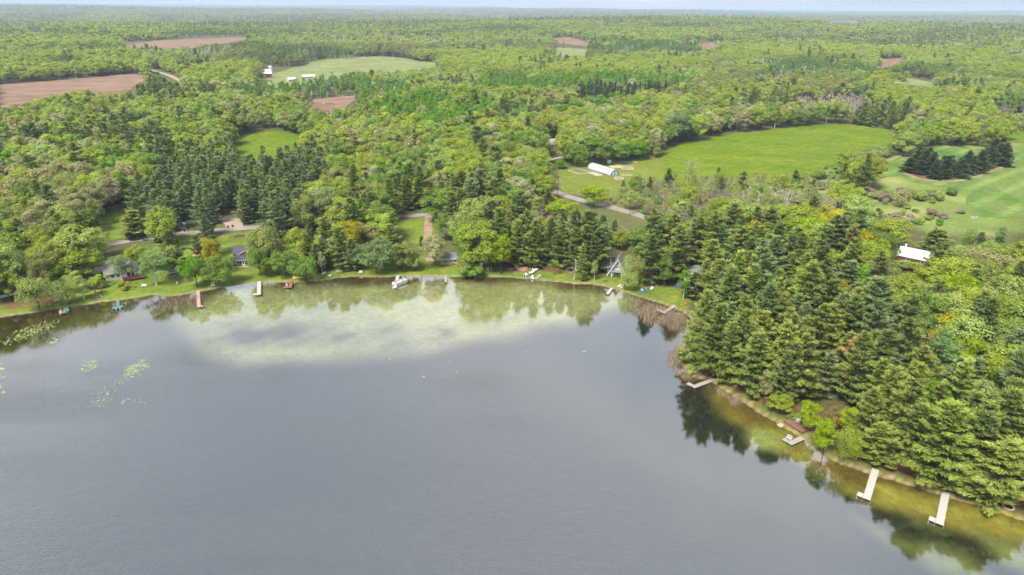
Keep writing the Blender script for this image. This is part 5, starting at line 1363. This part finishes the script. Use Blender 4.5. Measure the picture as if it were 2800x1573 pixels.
a_, b_ = at_z(307, 842, .45), at_z(336, 837, .45)
rf2 = thing('swim_raft', 'wide teal swimming raft with blue and white side', 'raft', (a_ + b_) / 2, math.atan2(b_[1] - a_[1], b_[0] - a_[0]))
L = math.hypot(*(b_ - a_)[:2])
for i in range(5): MB().box(-L / 2 + i * L / 5 + .02, -L / 2 + (i + 1) * L / 5 - .02, -.9, .9, -.06, 0).build('deck_panel', TEAL, rf2)
for i in range(5): MB().tube((-L / 2 + i * L / 5 + .12, -.86, -.28), (-L / 2 + (i + 1) * L / 5 - .12, -.86, -.28), .21, k=10).build('float', BLUE if i % 2 == 0 else WHITE, rf2)
MB().box(-L / 2, L / 2, -.6, .85, -.4, -.07).build('frame', cm('raft_blue', (0.03, 0.10, 0.20)), rf2)

# --- the brown waterside deck with its planks
q = [ground(u, v) for u, v in ((2142, 1157), (2191, 1190), (2199, 1174), (2172, 1145))]
ax = q[1] - q[0]; rz = math.atan2(ax[1], ax[0]); L = math.hypot(*ax[:2]); dpt = 3.6
dk = thing('waterside_deck', 'square brown plank deck on the bank above the small dock', 'deck', (q[0][0], q[0][1], max(x[2] for x in q) + .35), rz)
me = None; np_ = 18
for i in range(np_):
    if me is None: pl = MB().box(.02, L / np_ - .02, 0, dpt, -.05, 0).build('plank', BWOOD, dk); me = pl.data
    else: pl = link(bpy.data.objects.new('plank', me)); pl.parent = dk
    pl.location = (i * L / np_, 0, .006 * math.sin(i * 5.1))
for y_ in (.1, dpt - .25): MB().box(0, L, y_, y_ + .15, -.25, -.06).build('joist', BWOOD, dk)
for x in (.1, L / 2, L - .1): MB().box(x - .07, x + .07, .1, .24, -1.2, -.26).build('post', BWOOD, dk)
bx = thing('storage_box', 'pale grey storage box standing on the brown deck', 'box', dk.location + Vector((math.cos(rz) * 1.6 - math.sin(rz) * 2.7, math.sin(rz) * 1.6 + math.cos(rz) * 2.7, .01)), rz)
MB().box(-.8, .8, -.35, .35, 0, .62).build('body', cm('grey_resin', (0.45, 0.42, 0.39)), bx, .03); MB().box(-.84, .84, -.39, .39, .63, .72).build('lid', cm('pale_resin', (0.55, 0.52, 0.49)), bx, .02)

# ------------------------------------------------------------------ seats and tables
def bench(name, label, cat, u, v, rz, m_, L=1.5, z=None, table=False):
    p = ground(u, v) if z is None else at_z(u, v, z)
    o = thing(name, label, cat, p, rz)
    H_ = .72 if table else .45
    for i in range(4): MB().box(-L / 2, L / 2, -.3 + i * .16, -.17 + i * .16, H_ - .04, H_).build('slat', m_, o)
    for x in (-L / 2 + .1, L / 2 - .1): MB().box(x - .04, x + .04, -.28, .28, -.15, H_ - .045).build('leg', m_, o)
    if table:
        for s in (-1, 1): MB().box(-L / 2, L / 2, s * .75 - .12, s * .75 + .12, .40, .45).build('seat', m_, o); 
        for x in (-L / 2 + .15, L / 2 - .15): MB().box(x - .03, x + .03, -.72, .72, .32, .39).build('brace', m_, o)
    else:
        for i in range(3): MB().box(-L / 2, L / 2, .33 + i * .03, .36 + i * .03, .55 + i * .16, .67 + i * .16).build('back_slat', m_, o)
    return o
bench('picnic_table', 'weathered picnic table near the timber swing frame', 'table', 287, 786, .2, GWOOD, 1.9, table=True)
bench('bench', 'white lawn bench in front of the birches', 'bench', 394, 785, .1, WHITE, 1.7)
bench('bench', 'long brown bench above the mown path to the water', 'bench', 928, 747, .0, GWOOD, 2.2)
bench('bench', 'low white bench on the bank left of the silvery tree', 'bench', 986, 748, 0, WHITE, 1.2)
bench('bench', 'white bench among raked leaves under the pines', 'bench', 1412, 733, 0, WHITE, 1.4)
bench('table', 'white table on the lawn above the small fire ring', 'table', 157, 824, .1, WHITE, 1.4, table=True)
bench('bench', 'grey bench on the small L-shaped dock', 'bench', 2156, 1202, -.9, ALU, 1.3, z=.43)
bench('chair', 'white chair on the red-brown dock', 'chair', 784.5, 783.5, .4, WHITE, .6, z=.43)
bench('table', 'dark picnic set on the lawn left of the A-frame', 'table', 1654, 770, .2, POST, 1.5, table=True)
bench('chair', 'small black-and-white lawn chair right of the porch frame', 'chair', 484, 779, .2, WHITE, .6)
p, rz, w = two((261, 806), (280, 803))
sw = thing('swing_frame', 'dark timber swing frame on the bare earth patch', 'swing', p, rz)
for x in (-w / 2, w / 2):
    for y_ in (0, 1.5): MB().box(x - .08, x + .08, y_ - .08, y_ + .08, -.1, 1.9).build('post', BWOOD, sw)
for y_ in (0, 1.5): MB().box(-w / 2 - .2, w / 2 + .2, y_ - .09, y_ + .09, 1.91, 2.08).build('beam', BWOOD, sw)
for i in range(6): MB().box(-w / 2 + i * w / 5 - .05, -w / 2 + i * w / 5 + .05, -.2, 1.7, 2.085, 2.2).build('rafter', BWOOD, sw)
MB().box(-.8, .8, .5, 1.0, .45, .52).build('seat', BWOOD, sw)

# ------------------------------------------------------------------ boats
def hull(L, B, Hh, pointy=2, n_=9, k_in=.82):
    rr = []
    for i in range(n_):
        s = i / (n_ - 1); x = -L / 2 + L * s
        e = math.sin(math.pi * s) ** .55 if pointy == 2 else (1 - max(0, (s - .45) / .55) ** 2.2) * (.8 + .2 * min(1, s * 4))
        b_ = max(.03, B / 2 * e); sh = Hh * (1 + .25 * (2 * s - 1) ** 2)
        rr.append([(x, -b_, sh), (x, -b_ * .72, .06), (x, 0, 0), (x, b_ * .72, .06), (x, b_, sh), (x, b_ * k_in, sh - .01), (x, b_ * .6, .14), (x, -b_ * .6, .14), (x, -b_ * k_in, sh - .01)])
    return MB().rings(rr)
def boat(name, label, pa, pb, B, m_, kind='row', z=None, group=None, tilt=0.0, inner=None):
    """boat from its stern pixel to its bow pixel"""
    f = (lambda u, v: at_z(u, v, z)) if z is not None else (lambda u, v: ground(u, v))
    a, b = f(*pa), f(*pb); L = math.hypot(*(b - a)[:2]); p = (a + b) / 2
    o = thing(name, label, {'row': 'boat', 'kayak': 'kayak', 'canoe': 'canoe', 'motor': 'boat'}.get(kind, 'boat'), (p[0], p[1], (p[2] if z is None else z) - (.02 if z is None else .12)), math.atan2(b[1] - a[1], b[0] - a[0]), group)
    if tilt: o.rotation_euler[0] = tilt
    if kind == 'kayak':
        rr = []
        for i in range(11):
            s = i / 10; x = -L / 2 + L * s; e = max(.04, math.sin(math.pi * s) ** .7)
            rr.append([(x, B / 2 * e * math.cos(t), .16 + .15 * e * math.sin(t) + .06 * (2 * s - 1) ** 2) for t in np.linspace(0, 6.283, 9)[:-1]])
        MB().rings(rr).build('hull', m_, o, smooth=True)
        MB().rings([[(.45 * math.cos(t) - .1, .2 * math.sin(t), zz) for t in np.linspace(0, 6.283, 11)[:-1]] for zz in (.25, .335)]).build('cockpit', DARK, o)
    else:
        hull(L, B, .42 if kind != 'motor' else .6, 1 if kind == 'motor' else 2, k_in=.84).build('hull', m_, o, smooth=False)
        for s in ((-.22, .22) if L < 5 else (-.25, 0, .25)): MB().box(L * s - .13, L * s + .13, -B * .36, B * .36, .26, .31).build('seat', inner or m_, o)
        if kind == 'motor':
            MB().box(-L / 2 - .35, -L / 2 - .02, -.15, .15, .2, .85).build('motor', DARK, o)
            MB().prismx([(-B * .33, .5), (B * .33, .5), (B * .28, .85), (-B * .28, .85)], L * .1, L * .14).build('windscreen', GLASS, o)
    return o
def paddle(label, u, v, rz, m_, hull_m=None):
    p = ground(u, v); o = thing('paddle_boat', label, 'paddle boat', p, rz)
    for s in (-1, 1):
        rr = [[(x, s * .5 + .24 * e * math.cos(t), .22 + .2 * e * math.sin(t)) for t in np.linspace(0, 6.283, 9)[:-1]] for x, e in ((-1.1, .5), (-.8, 1), (.6, 1), (1.1, .35))]
        MB().rings(rr).build('float', hull_m or m_, o, smooth=True)
    MB().box(-.95, .75, -.42, .42, .28, .46).build('deck', m_, o, .04)
    for s in (-.2, .2): MB().prism([(-.75, .47), (-.1, .47), (-.1, .56), (-.5, .58), (-.7, 1.0), (-.85, 1.0)], s - .17, s + .17).build('seat', WHITE if m_ is not WHITE else GWOOD, o)
    MB().tube((.35, -.3, .62), (.35, .3, .62), .2, k=10).build('paddle_wheel', DARK, o)
    return o
PINK = cm('pink_fibreglass', (0.50, 0.20, 0.15), noise=.1); AQUA = cm('aqua_fibreglass', (0.30, 0.55, 0.58), noise=.06); ORANGE = cm('orange_plastic', (0.70, 0.13, 0.015), noise=.05)
YEL = cm('yellow_plastic', (0.72, 0.40, 0.01), noise=.05); BLU = cm('blue_plastic', (0.01, 0.14, 0.50), noise=.08); CREAM = cm('cream_fibreglass', (0.62, 0.58, 0.52), noise=.06); TEALP = cm('teal_plastic', (0.03, 0.20, 0.22)); GREYP = cm('grey_plastic', (0.45, 0.46, 0.47))
boat('canoe', 'faded pink canoe afloat left of the green dock', (165.5, 861), (165.2, 849), .95, PINK, 'canoe', z=.0, inner=CREAM)
boat('dinghy', 'small white dinghy afloat right of the green dock', (182, 855), (185, 846.5), 1.0, WHITE, 'row', z=.0)
boat('kayak', 'white kayak on the bank, left one of the pair beside the leafy tree', (579, 786), (581, 771), .75, CREAM, 'kayak', group='kayaks on the bank')
boat('kayak', 'white kayak on the bank, right one of the pair beside the leafy tree', (585.5, 785), (585, 772), .75, CREAM, 'kayak', group='kayaks on the bank')
paddle('yellow paddle boat on the grass above the red-brown dock', 809, 761, .6, YEL)
boat('kayak', 'teal kayak lying right of the yellow paddle boat', (814, 760), (824, 757), .75, TEALP, 'kayak')
boat('rowboat', 'white covered rowboat under the leaning birch', (880, 753), (891, 746), 1.3, WHITE, 'row')
boat('rowboat', 'grey flat boat half hidden at the weedy bank', (898, 757), (908, 755), 1.1, GREYP, 'row')
boat('motorboat', 'white motorboat hauled out left of the stored dock frame', (1435, 757), (1449, 747), 1.7, WHITE, 'motor')
paddle('cream paddle boat at the water edge left of the aqua rowboat', 1459, 762, -.9, CREAM)
boat('rowboat', 'pale aqua rowboat pulled up on the grass', (1471, 764), (1476, 752.5), 1.35, AQUA, 'row')
boat('canoe', 'upright pale canoe leaning behind the stored dock frame, left one', (1449, 743), (1450, 731), .7, GWOOD, 'canoe')
boat('canoe', 'upright pale canoe leaning behind the stored dock frame, right one', (1456, 743), (1457, 731), .7, CREAM, 'canoe')
boat('kayak', 'white boat on the bank below the A-frame, left one of two', (1689, 788), (1698, 777.5), 1.05, CREAM, 'kayak', group='boats below the A-frame')
boat('kayak', 'white boat on the bank below the A-frame, right one of two', (1697, 790), (1706.5, 779.5), 1.05, CREAM, 'kayak', group='boats below the A-frame')
paddle('bright blue paddle boat on the lawn right of the willow', 1759, 797, .1, BLU)
boat('kayak', 'teal kayak between the blue paddle boat and the white canoe', (1768, 793), (1778, 789), .8, TEAL, 'kayak')
boat('canoe', 'white canoe on the lawn right of the blue paddle boat', (1778, 796), (1786, 785), .95, WHITE, 'canoe')
boat('kayak', 'orange kayak on the grass beside the reeds', (1862, 837), (1878, 829), .85, ORANGE, 'kayak')
boat('kayak', 'yellow kayak stood on the bank under the large yellow-green tree', (1310, 741), (1314, 732), .8, YEL, 'kayak')
boat('paddleboard', 'pale blue-grey paddleboard pointing to the water by the dark bush', (1316.5, 750), (1316.5, 738), .8, GREYP, 'kayak')
boat('canoe', 'upturned brown canoe on the pine-needle bank of the point', (2000, 1046), (2015, 1058), .8, BWOOD, 'canoe')
# pontoon boat
a_, b_ = at_z(1087, 772, .3), at_z(1101, 775, .3)
p = (at_z(1087, 768, .3) + at_z(1101, 781, .3)) / 2
pb = thing('pontoon_boat', 'white pontoon boat with railings and seats beside the straight white dock', 'boat', (p[0], p[1], .1), math.atan2(b_[1] - a_[1], b_[0] - a_[0]) - .25)
for x in (-.8, .8): MB().tube((x, -2.6, .1), (x, 2.4, .1), .3, .3, 10).tube((x, -3.1, .25), (x, -2.6, .1), .06, .3, 10).build('pontoon', ALU, pb)
MB().box(-1.15, 1.15, -2.7, 2.5, .42, .52).build('deck', CREAM, pb)
for a in ((-1.1, 1.1, -2.65, -2.60), (-1.1, 1.1, 2.4, 2.45), (-1.12, -1.07, -2.58, 2.38), (1.07, 1.12, -2.58, 2.38)): MB().box(*a, .55, 1.15).build('fence_panel', WHITE, pb)
for a in ((-1.0, -.4, 1.4, 2.3), (.4, 1.0, 1.4, 2.3), (-1.0, -.5, -2.4, -.9), (.5, 1.0, -2.4, -.9)): MB().box(*a, .53, .95).build('seat', cm('taupe_vinyl', (0.36, 0.33, 0.32)), pb, .04)
MB().box(.2, .8, .2, .7, .53, 1.3).build('console', GREYP, pb, .03); MB().box(-.2, .2, 2.46, 2.9, .1, 1.0).build('motor', DARK, pb)
# dock sections stored on the grass
p, rz, w = two((1450, 752), (1468, 738))
st = thing('stored_dock_frame', 'aluminium dock frame stored on the grass among boats', 'dock frame', p, rz)
MB().box(-w / 2, w / 2, -.6, .6, .55, .63).build('deck_panel', CREAM, st)
for x in (-w / 2 + .2, 0, w / 2 - .2):
    for y_ in (-.55, .55): MB().tube((x, y_, -.1), (x, y_, .95), .04).build('post', ALU, st)
for y_ in (-.58, .58): MB().box(-w / 2, w / 2, y_ - .03, y_ + .03, .38, .54).build('rail', ALU, st)
# tarpaulins
def tarp(label, lf, rf, d, h, m_):
    p, rz, w = two(lf, rf); o = thing('covered_boat', label, 'boat', p, rz)
    MB().rings([[(x, y_ * e, z_ * (h if z_ > 0 else 1)) for y_, z_ in ((-d / 2, 0), (-d / 2 * .9, .55), (0, 1), (d / 2 * .9, .55), (d / 2, 0))] for x, e in ((-w / 2, .7), (-w / 4, 1), (w / 4, 1), (w / 2, .45))]).build('cover', m_, o)
    MB().box(-w / 2 + .2, w / 2 - .3, -d * .3, d * .3, -.15, .02).build('trailer', POST, o)
tarp('white covered boat behind the yellow kayak', (1308, 729), (1320, 727), 1.6, 1.3, WHITE)
tarp('greenish covered boat under the vivid lime tree', (1330, 738), (1345, 738), 1.8, 1.0, cm('green_tarp', (0.36, 0.42, 0.32)))
# brush and raked leaves
def pile(name, label, cat, u, v, r, n_, m_, h=.6, L=1.6):
    p = ground(u, v); o = thing(name, label, cat, p)
    g = np.random.default_rng(int(u))
    MB().rings([[(r * .95 * k * math.cos(t) * (1 + .2 * math.sin(3 * t)), r * .7 * k * math.sin(t), h * zz) for t in np.linspace(0, 6.283, 13)[:-1]] for k, zz in ((1, -.2), (.75, .45), (.4, .75), (.1, .85))]).build('heap', m_, o)
    for i in range(n_):
        t, k = g.uniform(0, 6.28), g.random() ** .5 * r * .8
        c = np.array([k * math.cos(t), .7 * k * math.sin(t), h * .5]); d = norm(g.normal(size=3) * [1, 1, .45]) * L * g.uniform(.4, 1)
        MB().tube(c - d / 2, c + d / 2 + [0, 0, .2], .05, .02, 4).build('branch', cm('dead_branch', (0.25, 0.19, 0.15)), o)
pile('leaf_pile', 'wide pile of raked pinkish leaves and sticks under the pines', 'pile', 1428, 735, 3.0, 14, cm('raked_leaves', (0.29, 0.16, 0.12), noise=.4, scale=2), .5, 1.5)
pile('leaf_pile', 'smaller heap of raked leaves left of the white bench', 'pile', 1395, 736, 1.8, 8, C_['raked_leaves'], .4, 1.2)
pile('brush_pile', 'tall pile of bare cut branches behind the blue paddle boat', 'brush pile', 1782, 781, 1.9, 34, cm('brush_heap', (0.10, 0.075, 0.06), noise=.4, scale=2), .8, 3.0)
pile('brush_pile', 'low brush pile on the lawn left of the green leafy tree', 'brush pile', 510, 768, 2.6, 16, C_['brush_heap'], .45, 1.6)
pile('stone_pile', 'pale heap of rubble beside the brown deck', 'pile', 2135, 1163, .9, 0, STONE, .5)

# ------------------------------------------------------------------ vehicles and bins
def car(label, lf, rf, paint, L=4.5):
    p, rz, w = two(lf, rf); o = thing('parked_car', label, 'car', p, rz + math.pi / 2 if w < 3 else rz)
    L = 4.5; Wd = 1.8
    b_ = MB().prism([(-L / 2, .35), (L / 2, .35), (L / 2, .75), (L * .28, .92), (L * .12, 1.42), (-L * .28, 1.45), (-L * .44, .98), (-L / 2, .95)], 0, Wd).build('body', paint, o, .06)
    for y_ in (-.012, Wd - .03): MB().prism([(L * .10, .95), (-L * .38, .98), (-L * .26, 1.36), (L * .08, 1.34)], y_, y_ + .04).build('window', GLASS, o)
    MB().add([(L * .275, .1, .94), (L * .275, Wd - .1, .94), (L * .13, Wd - .15, 1.40), (L * .13, .15, 1.40), (L * .285, .1, .96), (L * .285, Wd - .1, .96), (L * .14, Wd - .15, 1.42), (L * .14, .15, 1.42)], [(0, 3, 2, 1), (4, 5, 6, 7), (0, 1, 5, 4), (2, 3, 7, 6)]).build('windscreen', GLASS, o)
    for x in (-L * .31, L * .31):
        for y_ in (-.04, Wd - .18): MB().tube((x, y_, .33), (x, y_ + .22, .33), .33, k=14).build('wheel', RUB, o)
    for y_ in (.15, Wd - .5): MB().box(L / 2 - .03, L / 2 + .02, y_, y_ + .35, .62, .78).build('headlight', WHITE, o)
car('dark car parked in the wooded drive, left of the silver one', (470, 614), (480, 614), cm('black_paint', (0.02, 0.022, 0.025), rough=.2, noise=.05, spec=.6))
car('silver car parked in the wooded drive beside the dark one', (496, 617), (502, 614), cm('silver_paint', (0.45, 0.49, 0.53), rough=.25, noise=.05, spec=.6))
car('pale car parked among the pines behind the raked leaves', (1497, 692), (1512, 690), C_['silver_paint'])
car('dark vehicle parked at the edge of the far wood above the ploughed field', (215, 196), (222, 195), C_['black_paint'])
for u, v, lb in ((492, 634, 'black bin at the wooded drive, left one'), (505, 634, 'black bin at the wooded drive, right one'), (624, 624, 'black bin left of the gravel apron mouth'), (636, 622, 'black bin in the middle of the gravel apron')):
    p = ground(u, v); o = thing('wheelie_bin', lb, 'bin', p, .2, 'bins put out along the road')
    MB().add([(-.26, -.3, .1), (.26, -.3, .1), (.26, .3, .1), (-.26, .3, .1), (-.32, -.36, 1.0), (.32, -.36, 1.0), (.32, .36, 1.0), (-.32, .36, 1.0)], [(0, 3, 2, 1), (4, 5, 6, 7), (0, 1, 5, 4), (1, 2, 6, 5), (2, 3, 7, 6), (3, 0, 4, 7)]).build('body', RUB, o)
    MB().box(-.35, .35, -.4, .38, 1.005, 1.1).build('lid', DARK, o, .02)
    for x in (-.3, .3): MB().tube((x - .04, .32, .13), (x + .04, .32, .13), .13, k=10).build('wheel', POST, o)
p = ground(2664, 597)
hb = thing('water_trough', 'pale livestock trough at the corner of the wheat field', 'trough', p, .2)
MB().box(-1.3, 1.3, -.7, .7, .0, .12).box(-1.3, 1.3, -.7, -.6, .12, .8).box(-1.3, 1.3, .6, .7, .12, .8).box(-1.3, -1.2, -.59, .59, .12, .79).box(1.2, 1.3, -.59, .59, .12, .79).build('tank', ALU, hb)
MB().box(-1.19, 1.19, -.59, .59, .5, .6).build('water', GLASS, hb)

# ------------------------------------------------------------------ small ground patches
sheet('patio', [(247, 747), (262, 731), (280, 730), (282, 746), (262, 751)], cm('sand_patio', (0.50, 0.43, 0.33), noise=.2, scale=1), lift=.1, step=1.5)
sheet('sand_patch', [(526, 684), (549, 684), (548, 698), (536, 706), (527, 698)], cm('orange_sand', (0.48, 0.28, 0.18), noise=.15), lift=.1, step=1.5)
sheet('mulch_bed', [(636, 648), (645, 644), (662, 642), (671, 644), (660, 648), (644, 651)], cm('dark_mulch', (0.075, 0.05, 0.03), noise=.3), lift=.12, step=1.5)
sheet('needle_floor', [(2463, 478), (2490, 470), (2600, 470), (2740, 440), (2748, 452), (2660, 488), (2600, 498), (2510, 490)], cm('red_needles', (0.16, 0.085, 0.055), noise=.3, scale=.3), lift=.2, step=5)

# ------------------------------------------------------------------ water lilies and reeds (nobody could count them)
def lilies(name, regs, seed):
    g = np.random.default_rng(seed); V, Fq, VR = [], [], []
    for poly, cnt, r0, r1 in regs:
        pw = np.array(wpoly0(poly)); lo, hi = pw.min(0), pw.max(0); k = 0
        while k < cnt:
            x, y = g.uniform(lo[0], hi[0]), g.uniform(lo[1], hi[1])
            if not in_poly(x, y, pw): continue
            e_ = float(seg_dist(x, y, pw, True)); wsp = 0.28 * math.sqrt(np.ptp(pw[:, 0]) * np.ptp(pw[:, 1]))
            if g.random() > .12 + .88 * min(1, e_ / wsp): continue
            k += 1; r = g.uniform(r0, r1); a0 = g.uniform(0, 6.28); o = len(V)
            for i in range(7):
                t = a0 + i * 0.9; rr = r * g.uniform(.75, 1.15); V.append((x + rr * math.cos(t), y + rr * math.sin(t), .008 + .012 * g.random()))
            Fq.append(list(range(o, o + 7))); VR.append(g.random())
    m, n, l, b = nt('lily_leaf'); b.inputs['Roughness'].default_value = .5
    v = n.new('ShaderNodeAttribute'); v.attribute_name = 'var'; r = n.new('ShaderNodeValToRGB')
    r.color_ramp.elements[0].color = (0.17, 0.24, 0.055, 1); r.color_ramp.elements[1].color = (0.33, 0.38, 0.15, 1)
    l.new(v.outputs['Fac'], r.inputs[0]); l.new(r.outputs[0], b.inputs['Base Color'])
    tag(link(bpy.data.objects.new(name, np_mesh(name, V, np.array(Fq), [m], VR))), kind='stuff')
lilies('lily_pads', [([(-5, 938), (50, 900), (120, 878), (172, 872), (150, 900), (70, 934), (10, 946)], 300, .10, .28), ([(132, 938), (150, 925), (164, 930), (150, 942)], 18, .2, .4),
                     ([(334, 1040), (340, 1000), (380, 985), (415, 975), (410, 1005), (385, 1025), (350, 1044)], 200, .10, .26), ([(247, 1110), (250, 1080), (300, 1045), (345, 1035), (330, 1070), (300, 1105), (270, 1115)], 70, .10, .22),
                     ([(330, 1085), (420, 1085), (415, 1105), (320, 1105)], 16, .12, .3), ([(217, 1024), (225, 985), (265, 980), (272, 1000), (240, 1020)], 40, .15, .35), ([(-10, 990), (10, 1000), (12, 1100), (-10, 1110)], 14, .3, .7),
                     ([(600, 960), (900, 960), (1300, 930), (1850, 860), (1880, 1000), (1500, 1030), (900, 1040), (650, 1020)], 16, .15, .4)], 5)  # open-water discs drawn as pads, standing in for faint submerged patches
def reeds(name, regs, seed):
    g = np.random.default_rng(seed); A = []
    for poly, cnt in regs:
        pw = np.array(wpoly0(poly)); lo, hi = pw.min(0), pw.max(0)
        q = g.uniform(lo, hi, (cnt * 12, 2)); q = q[in_poly(q[:, 0], q[:, 1], pw)]
        q = q[(wob(q[:, 0], q[:, 1], 2.6, 2.0) + g.normal(size=len(q)) * .5) > -.25]
        e_ = seg_dist(q[:, 0], q[:, 1], pw, True); q = q[g.random(len(q)) < np.clip(e_ / 3.2, .04, 1)][:cnt]; A.append(q)
    A = np.concatenate(A); k = len(A)
    h = g.uniform(.35, 1.15, k); t = g.uniform(0, 6.28, k); w = g.uniform(.025, .055, k)
    base = np.column_stack([A, np.full(k, -.2)]); sd_ = np.stack([np.cos(t), np.sin(t), t * 0], 1) * w[:, None]
    tip = base + np.column_stack([g.normal(size=(k, 2)) * .34, h + .2])
    V = np.stack([base - sd_, base + sd_, tip + sd_ * .4, tip - sd_ * .4], 1).reshape(-1, 3)
    m, n, l, b = nt('reed_straw'); b.inputs['Roughness'].default_value = .9
    v = n.new('ShaderNodeAttribute'); v.attribute_name = 'var'; r = n.new('ShaderNodeValToRGB')
    r.color_ramp.elements[0].color = (0.17, 0.115, 0.075, 1); r.color_ramp.elements[1].color = (0.40, 0.31, 0.21, 1)
    l.new(v.outputs['Fac'], r.inputs[0]); l.new(r.outputs[0], b.inputs['Base Color'])
    tag(link(bpy.data.objects.new(name, np_mesh(name, V, np.arange(4 * k).reshape(-1, 4), [m], g.random(k)))), kind='stuff')
reeds('reeds', [([(1750, 822), (1800, 836), (1850, 850), (1885, 868), (1886, 892), (1868, 912), (1838, 905), (1800, 890), (1760, 866), (1738, 845)], 4200), ([(1712, 806), (1760, 822), (1770, 860), (1815, 905), (1760, 890), (1715, 850)], 800),
                ([(436, 814), (480, 812), (560, 800), (575, 812), (545, 835), (480, 852), (420, 850)], 800), ([(1815, 985), (1830, 955), (1858, 942), (1862, 970), (1870, 1006), (1905, 1040), (1880, 1045), (1840, 1025)], 900),
                ([(1952, 1056), (2030, 1095), (2045, 1112), (2000, 1112), (1960, 1080)], 450), ([(1872, 1008), (1895, 1028), (1940, 1040), (1938, 1028), (1890, 1012)], 600)], 9)

# ------------------------------------------------------------------ the air
hz = MB().box(-25500, 25500, -25500, 25500, float(gz.min()) - 1.0, max(150.0, float(gz.max()) + 32.0))
m = bpy.data.materials.new('haze_air'); m.use_nodes = True
n, l = m.node_tree.nodes, m.node_tree.links
n.remove(n['Principled BSDF'])
pv = n.new('ShaderNodeVolumePrincipled')
pv.inputs['Color'].default_value = (0.64, 0.79, 1.0, 1)
pv.inputs['Density'].default_value = 1.0e-4
pv.inputs['Anisotropy'].default_value = 0.0
l.new(pv.outputs[0], n['Material Output'].inputs['Volume'])
o = hz.build('haze', m)
tag(o, kind='stuff')
